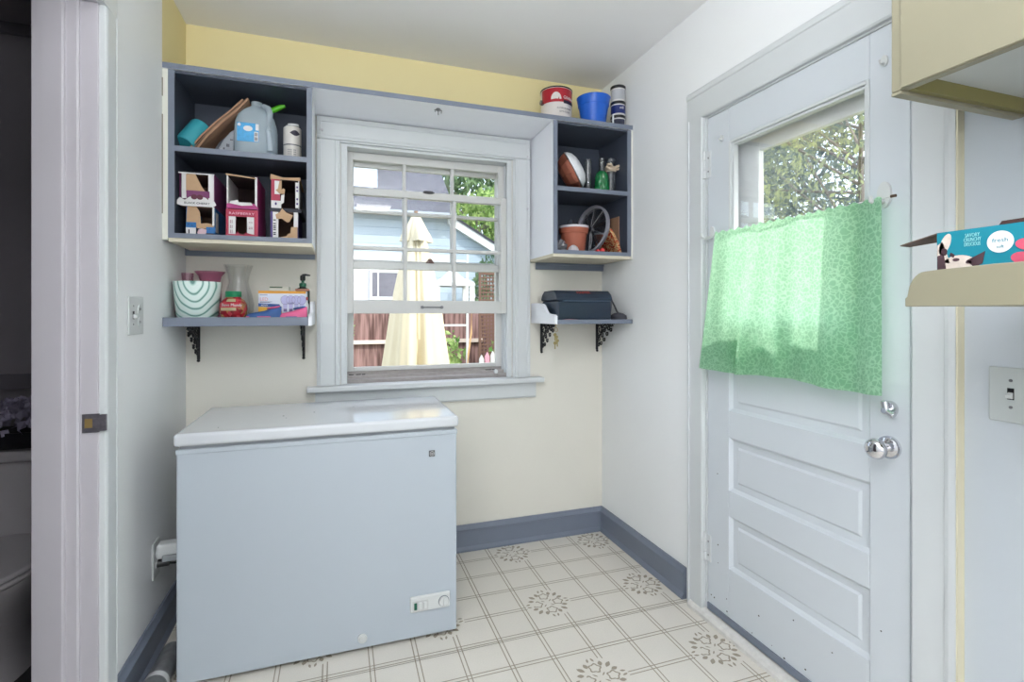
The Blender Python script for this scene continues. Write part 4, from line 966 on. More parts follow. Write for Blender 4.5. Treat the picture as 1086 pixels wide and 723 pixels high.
xf(bm, Matrix.Rotation(.50, 4, 'Z')); obj('lettering', bm, white_print, t, True)
bm = curved_patch(.0822, .05, 1.0, .098, .115, m_=2); obj('black_band', bm, ink, t, True)
bm = text_y('INTERIOR PAINT', 0, 0, .070, .011, .085, .0822); join(bm, text_y('SEMI-GLOSS', 0, 0, .053, .011, .060, .0822)); xf(bm, Matrix.Rotation(.15, 4, 'Z')); obj('fine_print', bm, mat('can_grey_ink', S(120, 116, 120), .5), t, True)
bm = B(); tube(bm, [(.083*sin(a), -.083*cos(a), .105-.06*cos((a+1.5)*1.05)*0) for a in [-1.5, -1.4, -1.3]], .003, 6); disc_x(bm, -.089, 0, .12, .012, .012, .008, 16); obj('bail_ear', bm, steel, t, True)
t = thing('plastic_bucket', 'blue plastic pot between the paint can and the stacked jars', 'bucket', (1.886, -.245, ZT))
bm = LA([(.058, 0), (.061, .002), (.075, .098), (.079, .100), (.0855, .140), (.087, .142), (.084, .142), (.077, .103), (.058, .006), (0, .006)], n=44); obj('bucket_body', bm, mat('blue_plastic', S(18, 92, 196), .35), t, True, smooth=True)
jz = ZT
jl = []
for k, (lab, lm, h) in enumerate((('bottom', mat('navy_label', S(36, 40, 62), .4), .058), ('middle', mat('navy_blue_label', S(28, 44, 110), .4), .072), ('top', mat('silver_label', S(176, 178, 184), .4), .082))):
    t = thing('paint_jar', 'small dark-lidded paint jar, %s of the three stacked jars in the corner' % {'bottom': 'lowest', 'middle': 'navy-labelled middle one', 'top': 'silver-labelled topmost'}[lab], 'jar', (2.018, -.265, jz), group='stacked paint jars')
    bm = LA([(.034, 0), (.037, .003), (.037, h-.016), (.034, h-.014)], n=32); obj('jar_body', bm, mat('jar_white', S(214, 212, 210), .3), t, True, smooth=True)
    obj('label', curved_patch(.0372, -1.9, (.55 if k == 0 else 1.3), .008, h-.022), lm, t, True)
    bm = LA([(.0385, h-.015), (.0392, h-.013), (.0392, h-.002), (.037, h), (0, h)], n=32); obj('lid', bm, black_pl, t, True, smooth=True)
    if k == 1:
        bm = text_y('oil', 0, 0, .030, .020, .022, .0382); obj('lettering', bm, white_print, t, True)
    jz += h+.0003
t = thing('white_tube', 'narrow white tube standing between the blue pot and the stacked jars', 'tube', (1.962, -.225, ZT))
bm = LA([(.0, 0), (.010, .0005), (.010, .045), (.007, .050), (.006, .058), (0, .058)], n=18); obj('tube_body', bm, white_pl, t, True, smooth=True)
t.location = (1.974, -.290, ZT); t.scale = (.55, .55, 1)

# ------------------------------------------------------------------ items: right unit, upper compartment
ZR = 1.8595
copper = mat('copper_bowl', S(176, 108, 88), .3, .55)
bx_, bz_ = (1.775, 1.968)
t = thing('copper_bowl', 'copper coloured bowl standing on its rim at the left of the upper right compartment', 'bowl', (bx_, -.235, bz_))
bm = LA([(.030, -.070), (.055, -.066), (.080, -.048), (.096, -.022), (.102, -.003), (.099, -.003), (.092, -.022), (.076, -.045), (.052, -.062), (0, -.064)], n=10); bw = obj('bowl_body', bm, copper, t, True, bevel=.003)
t.rotation_euler = (0, radians(62), radians(-30))
t = thing('white_bowl', 'white round bowl nested rim to rim with the copper bowl', 'bowl', (bx_, -.235, bz_))
bm = LA([(.100, .001), (.094, .014), (.076, .032), (.050, .043), (.030, .046), (0, .046)], n=48); obj('bowl_body', bm, mat('white_ceramic', S(228, 230, 234), .3), t, True, smooth=True)
t.rotation_euler = (0, radians(62), radians(-30))
t = thing('glass_cylinder', 'narrow clear glass cylinder vase right of the copper bowl', 'vase', (1.883, -.19, ZR))
pr_ = [(.018, 0), (.019, .002), (.019, .185)]; bm = LA(pr_+[(.0165, .185), (.0165, .004), (0, .004)], n=28); obj('vase_body', bm, glassmat('smoky_clear', (.93, .94, .95), .12, .04, .12, S(170, 176, 182)), t, True, smooth=True)
def wrap(): pass
grn = mat('green_bottle_glass', S(14, 112, 58), .12, coat=.6)
t = thing('green_bottle', 'green diamond-patterned glass bottle with clear neck', 'bottle', (1.945, -.225, ZR))
def tw(a, z): return 1+.05*max(sin(9*a+z*120), sin(9*a-z*120))
prof = [(.033, 0), (.039, .004)]+[(.040-.0003*k, .006+k*.0042) for k in range(22)]+[(.030, .108), (.024, .116)]
bm = LA(prof, n=72, mod=lambda a, z: tw(a, z) if .006 < z < .1 else 1); obj('bottle_body', bm, grn, t, True, smooth=True)
bm = LA([(.022, .115), (.014, .130), (.014, .172), (.018, .178), (.018, .186)], n=24, cap=False); obj('bottle_neck', bm, glassmat('smoky_clear2', (.8, .84, .84), .3, .04, .15, S(130, 140, 140)), t, True, smooth=True)
t = thing('glass_bottle', 'clear glass vase tied with cream ribbon in the corner of the upper right compartment', 'vase', (2.012, -.20, ZR))
bm = LA([(.022, 0), (.026, .004), (.027, .12), (.020, .150), (.022, .175), (.029, .196), (.027, .196), (.020, .175), (.018, .150), (.024, .12), (.022, .006), (0, .006)], n=32); obj('vase_body', bm, glassmat('smoky_clear', (.93, .94, .95), .12, .04, .12, S(170, 176, 182)), t, True, smooth=True)
cr_m = mat('cream_ribbon', S(216, 198, 176), .6)
bm = B(); lathe(bm, [(.025, .128), (.030, .134), (.031, .150), (.024, .156)], n=28, cap=False)
for s, a in ((-1, .3), (1, -.2)):
    tube(bm, [(0, -.026, .143), (s*.018, -.034, .155+a*.02), (s*.036, -.032, .158), (s*.042, -.028, .146), (s*.022, -.030, .137), (0, -.027, .141)], [.004, .007, .008, .007, .006, .004], 8)
obj('ribbon_bow', bm, cr_m, t, True, smooth=True)

# ------------------------------------------------------------------ right unit, lower compartment
ZQ = 1.5470
terra = mat('terracotta', S(170, 96, 74), .6, noise=.06)
t = thing('flower_pot', 'terracotta flower pot with white rim in the lower right compartment', 'plant pot', (1.795, -.200, ZQ))
bm = LA([(.052, 0), (.055, .002), (.068, .100), (.073, .102), (.077, .128), (.073, .129), (.068, .104), (.054, .01), (0, .01)], n=44); obj('pot_body', bm, terra, t, True, smooth=True)
bm = LA([(.0785, .127), (.0785, .139), (.072, .139), (.072, .129)], n=44, cap=False); obj('white_rim', bm, mat('rim_white', S(196, 194, 200), .4), t, True, smooth=True)
bm = LA([(.074, .1085), (.0752, .110), (.0755, .1125)], n=44, cap=False); obj('rim_band', bm, terra, t, True)
bm = B(); random.seed(3)
for k in range(9):
    a = random.uniform(0, 6.28); p = Vector((.05*cos(a), .05*sin(a), .12)); pts = [tuple(p)]
    for s in range(4): p = p+Vector((random.uniform(-.012, .012), random.uniform(-.012, .006), random.uniform(.004, .022))); pts.append(tuple(p))
    tube(bm, pts, .0018, 5)
for k in range(26):
    a = random.uniform(0, 6.28); r = random.uniform(0, .06); lathe(bm, [(.002, -.004), (.008, 0), (.002, .004)], (r*cos(a), r*sin(a), .134+random.uniform(0, .02)), 6)
obj('dried_filling', bm, mat('dark_twigs', S(46, 44, 52), .6, noise=.5, nscale=60), t, True)
t = thing('round_lid', 'large round clear plastic lid with red knob standing on edge behind the flower pot', 'lid', (1.885, -.2, ZQ+.140), (0, 0, 0))
film = glassmat('lid_plastic', (.55, .56, .60), .25, .1, .25, S(120, 122, 132))
bm = LA([(.0, .0), (.06, -.006), (.118, -.010), (.118, -.010)], n=48, cap=False); obj('clear_dome', bm, film, t, True, smooth=True)
bm = LA([(.118, -.012), (.128, -.014), (.132, .004), (.120, .006), (.118, -.012)], n=56, cap=False); obj('grey_rim', bm, mat('rim_grey_plastic', S(142, 142, 152), .35), t, True, smooth=True)
bm = B()
for k in range(10):
    a = 2*pi*k/10; tube(bm, [(.012*cos(a), .012*sin(a), .004), (.060*cos(a), .060*sin(a), .000), (.118*cos(a), .118*sin(a), -.006)], .0018, 5)
lathe(bm, [(.016, -.004), (.016, .008), (.006, .012)], n=16); obj('spokes', bm, steel, t, True, smooth=True)
t.rotation_euler = (0, radians(-80), radians(14)); t.location = (1.916, -.160, ZQ+.137)
bm = B(); bmesh.ops.create_uvsphere(bm, u_segments=16, v_segments=10, radius=.013, matrix=Matrix.Translation((1.928, -.262, ZQ+.0135))); bmesh.ops.create_uvsphere(bm, u_segments=16, v_segments=10, radius=.010, matrix=Matrix.Translation((1.905, -.255, ZQ+.0105)))
tube(bm, [(1.928, -.262, ZQ+.0105), (1.905, -.255, ZQ+.0095), (1.87, -.24, ZQ+.005)], .004, 8)
tag(obj('red_toy', bm, mat('coral_plastic', S(226, 66, 70), .4), smooth=True), 'small coral red plastic piece on the bottom shelf in front of the round lid', 'toy')
bm = B(); random.seed(12); bmesh.ops.create_icosphere(bm, subdivisions=3, radius=.035)
for v in bm.verts: v.co *= 1+random.uniform(-.15, .15); v.co.z = max(v.co.z, -.022)
xf(bm, Matrix.Translation((1.690, -.270, ZQ+.0225)) @ Matrix.Diagonal((.9, .7, 1, 1)))
tag(obj('plastic_wrap', bm, glassmat('crumpled_film', (.75, .76, .8), .3, .1, .4, S(176, 178, 190))), 'crumpled clear plastic wrap at the left front of the lower right compartment', 'plastic wrap')
bm = B(); lathe(bm, [(.026, 0), (.028, .004), (.022, .020), (.010, .030), (0, .033)], (1.752, -.285, ZQ), 24)
tag(obj('white_shell', bm, mat('shell_white', S(206, 200, 206), .5, noise=.05), smooth=True), 'small pale dome-shaped piece on the shelf in front of the flower pot', 'ornament')
redprint = mottled('red_printed_kraft', [S(196, 150, 104), S(176, 56, 44), S(200, 160, 112), S(190, 84, 60), S(204, 166, 120)], 160)
bag('paper_bag', 'tan and red printed paper bag leaning in the lower right compartment', 'paper bag', [(1.963, ZQ+.125), (1.985, ZQ+.09), (2.005, ZQ+.055), (2.026, ZQ+.003)], -.280, -.12, redprint, .014)
bag('paper_bag', 'plain brown folded paper bag leaning between the round lid and the corner', 'paper bag', [(1.972, ZQ+.165), (1.992, ZQ+.12), (2.015, ZQ+.065), (2.033, ZQ+.003)], -.235, -.04, kraft, .005)
bag('paper_bag', 'upright brown paper bag against the right side of the lower compartment', 'paper bag', [(2.038, ZQ+.200), (2.036, ZQ+.12), (2.0385, ZQ+.06), (2.037, ZQ+.002)], -.240, -.03, kraft, .006)
t = thing('paper_bag', 'large brown paper bag standing at the back of the lower right compartment', 'paper bag', (1.99, -.03, ZQ))
bm = B(); prism(bm, [(1.925, ZQ), (1.915, ZQ+.16), (1.945, ZQ+.212), (2.033, ZQ+.218), (2.033, ZQ)], 'y', -.036, -.014); obj('bag_body', bm, kraft_d, t, bevel=.002)

# ------------------------------------------------------------------ toolbox on the right bracket shelf
navy = mat('navy_toolbox_plastic', S(32, 46, 64), .35, noise=.08, nscale=30, bump=.08, bscale=300)
t = thing('toolbox', 'dark blue plastic toolbox on the right bracket shelf', 'toolbox', (1.822, -.17, 1.2025))
z0 = 1.2025; tx0, tx1, ty0, ty1 = 1.668, 1.975, -.275, -.075
bm = B(); box(bm, tx0, tx1, ty0, ty1, z0, z0+.098); obj('box_base', bm, navy, t, bevel=.010, seg=3)
bm = B(); prism(bm, [(ty0-.004, z0+.098), (ty0-.004, z0+.112), (ty0+.008, z0+.132), (ty0+.035, z0+.150), (ty1-.035, z0+.150), (ty1-.008, z0+.132), (ty1+.004, z0+.112), (ty1+.004, z0+.098)], 'x', tx0-.003, tx1+.003); obj('lid', bm, navy, t, bevel=.006, seg=3)
bm = B(); box(bm, tx0+.03, tx1-.01, ty0-.007, ty0, z0+.094, z0+.100); obj('lid_lip', bm, mat('toolbox_lip', S(70, 88, 108), .35), t, bevel=.001)
lidn = mat('toolbox_red_label', S(196, 74, 58), .4)
bm = text_bm('MASTER', .024, width=.075)
for v in bm.verts: X, Y_, Z_ = v.co; v.co = Vector((1.822+X, ty0+.012+Y_*.8, z0+.1355+Y_*.6+Z_))
obj('red_lettering', bm, lidn, t)
bm = B()
for x in (1.925, 1.945): lathe(bm, [(.004, 0), (.003, .002)], (x, -.21, z0+.150), 10)
obj('rivets', bm, mat('rivet_tan', S(150, 120, 90), .4), t)
t = thing('cable_pouch', 'grey pouch and cable on the shelf between toolbox and right wall', 'pouch', (2.03, -.2, 1.2025))
bm = superlathe([(.030, 0, .5), (.036, .006, .5), (.034, .022, .5), (.020, .034, .3), (.004, .038, 0)], 28, 3, 1, 1.5); xf(bm, Matrix.Translation((2.028, -.252, 1.203))); obj('pouch', bm, mat('charcoal_cloth', S(66, 66, 74), .8, noise=.1), t, smooth=True)
bm = B(); tube(bm, [(1.986, -.245, 1.312), (2.00, -.250, 1.285), (2.018, -.256, 1.245), (2.032, -.262, 1.232)], .0045, 8); obj('cable', bm, mat('charcoal_rubber', S(54, 54, 60), .5), t, smooth=True)
bm = B(); prism(bm, [(1.990, 1.2025), (2.010, 1.2025), (2.026, 1.310), (2.008, 1.312)], 'y', -.20, -.16)
tag(obj('silver_case', bm, steel, bevel=.003), 'thin silver case leaning on the wall right of the toolbox', 'case')
bm = B(); tube(bm, [(1.686, -.300, 1.2045), (1.72, -.303, 1.2065), (1.77, -.300, 1.2045)], [.0018, .0022, .0018], 8)
bpy_o = obj('pencil', bm, mat('pencil_pink', S(180, 120, 130), .5)); tag(bpy_o, 'thin pinkish pencil lying along the front lip of the right bracket shelf', 'pencil')

# ------------------------------------------------------------------ cream cabinet and shelf at the near right
cb = thing('wall_cabinet', 'cream painted wall cabinet at the upper right, near the camera', 'cabinet', (1.87, -2.5, 1.67))
cx0_, cy0_ = 1.672, -1.889
bm = B()
box(bm, cx0_, W-.001, cy0_-.0, cy0_-.019, 1.672, H-.002); box(bm, cx0_, W-.001, -3.019, -3.0, 1.672, H-.002); box(bm, cx0_+.019, W-.001, cy0_-.019, -3.0, 1.705, 1.717)
obj('cabinet_body', bm, cab_cream, cb, bevel=.002)
obj('underside_panel', BX(cx0_+.0195, W-.002, cy0_-.0195, -2.999, 1.700, 1.7045), mat('underside_grey', S(204, 206, 204), .6), cb)
bm = B(); box(bm, cx0_+.019, W-.001, cy0_-.0192, cy0_-.030, 1.672, 1.700); obj('old_paint_rail', bm, olive, cb)
bm = B(); box(bm, cx0_, cx0_+.0188, cy0_-.0192, -2.999, 1.672, H-.002); obj('face_frame', bm, cab_cream, cb, bevel=.0015)
for a in ((-1.908, -2.44), (-2.455, -2.96)):
    bm = B(); box(bm, cx0_-.004, cx0_-.0005, a[0], a[1], 1.6735, 2.51); d_ = obj('door', bm, cab_cream, cb, bevel=.002)
    obj('knob', CY((cx0_-.004, a[1]+.05, 1.76), (cx0_-.022, a[1]+.05, 1.76), .010, 16, .014), steel, d_, smooth=True)
bm = B(); prism(bm, [(cx0_-.0, 1.665), (W-.02, 1.665), (W-.004, 1.6715), (cx0_, 1.6715)], 'y', cy0_-.018, cy0_); obj('bottom_trim', bm, cab_cream, cb, bevel=.001)
ws = thing('wall_shelf', 'cream painted shelf with rounded front rail under the cabinet at the right', 'shelf', (1.87, -2.5, 1.25))
pts = [(-1.921, 1.2515), (-1.921, 1.267), (-1.926, 1.271)]
for k in range(9): a = pi*k/16; pts.append((-1.926-.030*(1-cos(a)), 1.271+.045*sin(a)))
pts += [(-1.975, 1.3175), (-2.06, 1.321), (-3.0, 1.3235), (-3.0, 1.2515)]
bm = B(); prism(bm, pts, 'x', 1.662, 1.680); obj('front_rail', bm, cab_cream, ws, bevel=.002)
obj('shelf_board', BX(1.6805, W-.001, -1.926, -3.0, 1.2525, 1.271), cab_cream, ws)
# treat box
bt = thing('treat_box', 'teal cardboard cat treat box with open flap on the cream shelf at the right', 'box', (1.76, -2.1, 1.2715))
bx0, by0 = 1.702, -1.952; zb_, zt_ = 1.2715, 1.389
tealp = mat('teal_print', S(20, 132, 152), .45, noise=.05)
bm = B(); th = .003; by1 = -2.30
box(bm, bx0, bx0+th, by0, by1, zb_, zt_); box(bm, bx0+.13, bx0+.13+th, by0, by1, zb_, zt_); box(bm, bx0+th, bx0+.13, by0, by1, zb_, zb_+th, 1); box(bm, bx0+th, bx0+.13, by0, by0-th, zb_+th, zt_, 1); box(bm, bx0+th, bx0+.13, by1+th, by1, zb_+th, zt_, 1)
obj('box_body', bm, [tealp, mat('box_white_side', S(206, 208, 208), .5)], bt)
bm = B(); v = [bm.verts.new(p) for p in ((bx0, by0, zt_), (bx0+.10, by0, zt_), (bx0+.02, by0+.062, zt_-.016), (bx0-.012, by0+.058, zt_-.016), (bx0, by0, zt_-.002), (bx0+.10, by0, zt_-.002), (bx0+.02, by0+.062, zt_-.018), (bx0-.012, by0+.058, zt_-.018))]
for f in ((0, 1, 2, 3), (7, 6, 5, 4), (0, 3, 7, 4), (3, 2, 6, 7), (2, 1, 5, 6), (1, 0, 4, 5)): bm.faces.new([v[i] for i in f])
obj('end_flap', bm, mat('flap_brown', S(96, 76, 66), .7), bt)
bm = B(); prism(bm, [(-2.022, zt_), (-2.030, zt_+.012), (-2.26, zt_+.016), (-2.26, zt_)], 'x', bx0+.04, bx0+.043); obj('inner_flap', bm, mat('inner_flap_brown', S(70, 44, 40), .7), bt)
xq = bx0-.0006
bm = B(); disc_x(bm, xq-.0008, -2.049, 1.3605, .0185, .0185, .0008, 32); cc = obj('round_emblem', bm, white_print, bt)
bm = text_x('fresh', xq-.0008, -2.049, 1.3600, .010, .022); join(bm, text_x('soft', xq-.0008, -2.049, 1.3500, .007, .010)); obj('emblem_script', bm, tealp, cc)
bm = B(); [join(bm, text_x(s_, xq-.0002, -2.0085, z, .0095, w_)) for s_, z, w_ in (('SAVORY', 1.3745, .022), ('CRUNCHY', 1.3665, .026), ('DELICIOUS', 1.3585, .024))]; obj('lettering', bm, mat('aqua_print', S(150, 218, 222), .5), bt)
bm = B(); disc_x(bm, xq-.0006, -1.966, 1.366, .008, .020, .0006, 24, rot=.35); disc_x(bm, xq-.0006, -1.988, 1.328, .026, .016, .0006, 28); prism(bm, [(-1.953, 1.335), (-1.953, 1.365), (-1.962, 1.372), (-1.974, 1.33)], 'x', xq-.0006, xq)
obj('cat_picture', bm, mat('cat_fur', S(214, 200, 190), .6, noise=.25, nscale=80), bt)
bm = B(); prism(bm, [(-2.000, 1.333), (-2.016, 1.341), (-2.028, 1.347), (-2.024, 1.326), (-2.012, 1.320)], 'x', xq-.0012, xq-.0006); prism(bm, [(-1.973, 1.345), (-1.976, 1.35), (-1.982, 1.345), (-1.98, 1.34)], 'x', xq-.0012, xq-.0006)
disc_x(bm, xq-.0012, -1.984, 1.336, .0055, .003, .0006, 14); disc_x(bm, xq-.0012, -2.004, 1.330, .005, .003, .0006, 14); prism(bm, [(-1.9535, 1.32), (-1.9535, 1.345), (-1.964, 1.35), (-1.968, 1.32)], 'x', xq-.0012, xq-.0006); disc_x(bm, xq-.0012, -1.965, 1.352, .005, .007, .0006, 12)
obj('cat_markings', bm, mat('cat_dark', S(74, 50, 58), .6), bt)
bm = B()
for y, z in ((-2.086, 1.352), (-2.080, 1.330)): disc_x(bm, xq-.0006, y, z, .017, .010, .0006, 20, rot=.2); disc_x(bm, xq-.0006, y-.012, z+.008, .010, .008, .0006, 16)
obj('treat_picture', bm, mat('salmon_print', S(206, 84, 110), .5), bt)

# ------------------------------------------------------------------ bathroom: toilet with a wire basket
porc = mat('porcelain', S(196, 192, 196), .2, coat=.4)
tl = thing('toilet', 'toilet seen through the dark doorway at the left edge', 'toilet', (-.50, -.35, 0))
obj('tank', BX(-.75, -.235, -.225, -.03, .36, .685), porc, tl, bevel=.02, seg=3)
obj('tank_lid', BX(-.76, -.225, -.235, -.025, .687, .728), porc, tl, bevel=.012, seg=3)
def oval(bm, cx, cy, rx, ry, z0, z1, n=40, sc=1):
    prism(bm, [(cx+rx*cos(2*pi*k/n), cy+ry*sin(2*pi*k/n)) for k in range(n)], 'z', z0, z1)
bm = B(); rings = []
for rx, ry, z, cy in ((.11, .20, 0, -.36), (.10, .19, .05, -.36), (.10, .18, .15, -.38), (.15, .22, .28, -.44), (.185, .25, .36, -.47), (.19, .255, .385, -.475)):
    rings.append([bm.verts.new((-.495+rx*cos(2*pi*k/36), cy+ry*sin(2*pi*k/36), z)) for k in range(36)])
for k in range(len(rings)-1):
    for i in range(36): bm.faces.new((rings[k][i], rings[k][(i+1) % 36], rings[k+1][(i+1) % 36], rings[k+1][i]))
bm.faces.new(rings[0][::-1]); bm.faces.new(rings[-1]); obj('bowl', bm, porc, tl, smooth=True)
bm = B(); oval(bm, -.495, -.478, .195, .258, .387, .402); obj('seat', bm, porc, tl, bevel=.006)
bm = B(); oval(bm, -.495, -.475, .192, .255, .404, .422); obj('seat_lid', bm, porc, tl, bevel=.008, seg=3)
t = thing('flower_basket', 'dark oval basket of dried lilac flowers on the toilet tank', 'basket', (-.49, -.135, .728))
bm = LA([(.095, 0), (.115, .012), (.135, .055), (.138, .065), (.130, .065), (.108, .015), (0, .012)], n=36); xf(bm, Matrix.Diagonal((1.35, .62, 1, 1))); obj('basket', bm, black_iron, t, True, smooth=True)
random.seed(21); bm = B()
for k in range(420):
    a, b = random.uniform(0, 2*pi), random.uniform(0, 1); r = math.sqrt(b)
    p = Vector((.178*r*cos(a), .085*r*sin(a), .06+.125*math.sqrt(max(0, 1-b))*random.uniform(.75, 1)))
    M_ = Matrix.Translation(p) @ Euler((random.uniform(0, 6), random.uniform(0, 6), random.uniform(0, 6))).to_matrix().to_4x4()
    s = random.uniform(.012, .019); bm.faces.new([bm.verts.new(M_ @ Vector(q)) for q in ((-s, -s*.7, 0), (s*.8, -s, .003), (s, s*.7, 0), (-s*.6, s, .004))])
obj('dried_flowers', bm, mat('lilac_petals', S(150, 144, 168), .8, noise=.35, nscale=30), t, True)

# ------------------------------------------------------------------ outside
GZ = -.50
def ground_m():
    return mat('dry_grass', S(120, 124, 84), .9, noise=.35, nscale=6, bump=.6, bscale=20)
bm = B(); box(bm, -30, 40, .14, 45, GZ-.1, GZ); box(bm, W+.14, 40, -20, .14, GZ-.1, GZ); struct('ground', bm, ground_m())
bm = BX(-1.6, W+.70, .14, .40, 2.62, 2.72); box(bm, W+.14, W+.70, -5, .14, 2.62, 2.72); struct('eave_and_sun_blocker', bm, trim_m)  # door-side slab is added out of view to keep sun off the upper glass
# fence boards
def fence_mat():
    m = bpy.data.materials.new('red_cedar_fence'); m.use_nodes = True; nt = m.node_tree; b = nt.nodes['Principled BSDF']; N = nt.nodes.new; L = nt.links.new
    tc = N('ShaderNodeTexCoord'); mp = N('ShaderNodeMapping'); mp.inputs['Scale'].default_value = (22, 22, 1.6); nz = N('ShaderNodeTexNoise'); nz.inputs['Scale'].default_value = 1.0; nz.inputs['Detail'].default_value = 6
    L(tc.outputs['Object'], mp.inputs[0]); L(mp.outputs[0], nz.inputs[0]); cr = N('ShaderNodeValToRGB'); e = cr.color_ramp.elements; e[0].position = .36; e[0].color = (*S(74, 52, 48), 1); e[1].position = .6; e[1].color = (*S(140, 112, 108), 1)
    L(nz.outputs[0], cr.inputs[0]); L(cr.outputs[0], b.inputs['Base Color']); b.inputs['Roughness'].default_value = .9; return m
fence_m = fence_mat()
f = thing('board_fence', 'weathered reddish wooden board fence behind the closed patio umbrella', 'fence', (2.5, 5.0, GZ))
random.seed(2); bm = B(); x = -2.0
while x < 7.0:
    w_ = .118; zt2 = 1.27+random.uniform(-.012, .012); bo = random.uniform(0, .006); box(bm, x, x+w_, 5.0+bo, 5.02+bo, GZ+.02, zt2); x += w_+.0005
obj('boards', bm, fence_m, f)
bm = B(); box(bm, -2, 7, 4.955, 4.999, .79, .845); box(bm, -2, 7, 4.955, 4.999, -.2, -.145); obj('rail', bm, mat('grey_rail_wood', S(196, 184, 174), .8, noise=.2, nscale=10), f)
for x in (-.8, 1.03, 3.4, 5.8): obj('post', BX(x, x+.10, 5.026, 5.12, GZ, 1.25), fence_m, f)
# neighbour's house
def siding(name, c, c2, pitch):
    m = bpy.data.materials.new(name); m.use_nodes = True; nt = m.node_tree; b = nt.nodes['Principled BSDF']; N = nt.nodes.new; L = nt.links.new
    tc = N('ShaderNodeTexCoord'); sp = N('ShaderNodeSeparateXYZ'); L(tc.outputs['Object'], sp.inputs[0])
    dv = N('ShaderNodeMath'); dv.operation = 'DIVIDE'; dv.inputs[1].default_value = pitch; fr = N('ShaderNodeMath'); fr.operation = 'FRACT'; L(sp.outputs[2], dv.inputs[0]); L(dv.outputs[0], fr.inputs[0])
    cr = N('ShaderNodeValToRGB'); e = cr.color_ramp.elements; e[0].position = .0; e[0].color = (*c2, 1); e[1].position = .08; e[1].color = (*c, 1); L(fr.outputs[0], cr.inputs[0]); L(cr.outputs[0], b.inputs['Base Color']); b.inputs['Roughness'].default_value = .6
    bp = N('ShaderNodeBump'); bp.inputs['Distance'].default_value = .01; L(fr.outputs[0], bp.inputs['Height']); L(bp.outputs[0], b.inputs['Normal']); return m
sid = siding('pale_blue_siding', S(164, 180, 194), S(116, 132, 148), .165)
h = thing('neighbor_house', 'pale blue clapboard house with grey shingle roof beyond the fence', 'house', (1.5, 9.5, GZ))
bm = B(); prism(bm, [(-4, GZ), (-4, 3.34), (2.90, 3.34), (2.90, 3.12), (4.9, 1.98), (4.9, GZ)], 'y', 8.0, 8.2); obj('wall', bm, sid, h)
bm = B(); prism(bm, [(7.75, 3.30), (12.2, 6.6), (12.2, 6.5), (7.75, 3.20)], 'x', -4.2, 2.95)
def shingle():
    m = bpy.data.materials.new('grey_shingles'); m.use_nodes = True; nt = m.node_tree; b = nt.nodes['Principled BSDF']; N = nt.nodes.new; L = nt.links.new
    tc = N('ShaderNodeTexCoord'); br = N('ShaderNodeTexBrick'); br.inputs['Scale'].default_value = 3.2; br.inputs['Color1'].default_value = (*S(64, 68, 80), 1); br.inputs['Color2'].default_value = (*S(78, 80, 92), 1); br.inputs['Mortar'].default_value = (*S(52, 54, 64), 1); br.inputs['Mortar Size'].default_value = .02; br.inputs['Row Height'].default_value = .3
    L(tc.outputs['Object'], br.inputs[0]); L(br.outputs[0], b.inputs['Base Color']); b.inputs['Roughness'].default_value = .9; return m
shg = shingle(); obj('roof', bm, shg, h)
bm = B(); box(bm, -4.2, 2.95, 7.72, 7.80, 3.20, 3.29); obj('fascia', bm, mat('fascia_grey', S(156, 164, 176), .6), h)
bm = B(); prism(bm, [(2.80, 3.10), (2.80, 3.28), (5.1, 1.97), (5.1, 1.79)], 'y', 7.86, 7.99); obj('rake_board', bm, trim_m, h)
bm = B(); prism(bm, [(2.80, 3.28), (2.80, 3.33), (5.1, 2.02), (5.1, 1.97)], 'y', 7.84, 9.9); obj('low_roof', bm, shg, h)
bm = B(); box(bm, .1, 1.42, 8.55, 9.8, 3.85, 4.75); obj('dormer', bm, siding('dormer_siding', S(168, 186, 202), S(120, 138, 156), .2), h)
bm = B(); box(bm, -.1, 1.6, 8.4, 9.9, 4.75, 4.85); obj('dormer_roof', bm, shg, h)
obj('water_table_trim', BX(-4, 2.88, 7.96, 7.999, 2.28, 2.46), mat('house_trim', S(190, 194, 202), .6), h)
obj('white_porch_wall', BX(-1, 1.97, 7.90, 7.999, 1.30, 2.27), mat('white_siding', S(190, 192, 202), .6), h)
wd = obj('window_frame', (lambda b_: (box(b_, 1.22, 1.86, 7.87, 7.899, 1.50, 1.56), box(b_, 1.22, 1.86, 7.87, 7.899, 2.04, 2.10), box(b_, 1.22, 1.27, 7.87, 7.899, 1.56, 2.04), box(b_, 1.81, 1.86, 7.87, 7.899, 1.56, 2.04), box(b_, 1.37, 1.40, 7.875, 7.899, 1.56, 2.04), b_)[-1])(B()), trim_m, h)
obj('window_glass', BX(1.27, 1.81, 7.885, 7.897, 1.56, 2.04), mat('dark_window_glass', S(96, 96, 108), .15, noise=.4, nscale=8), wd)

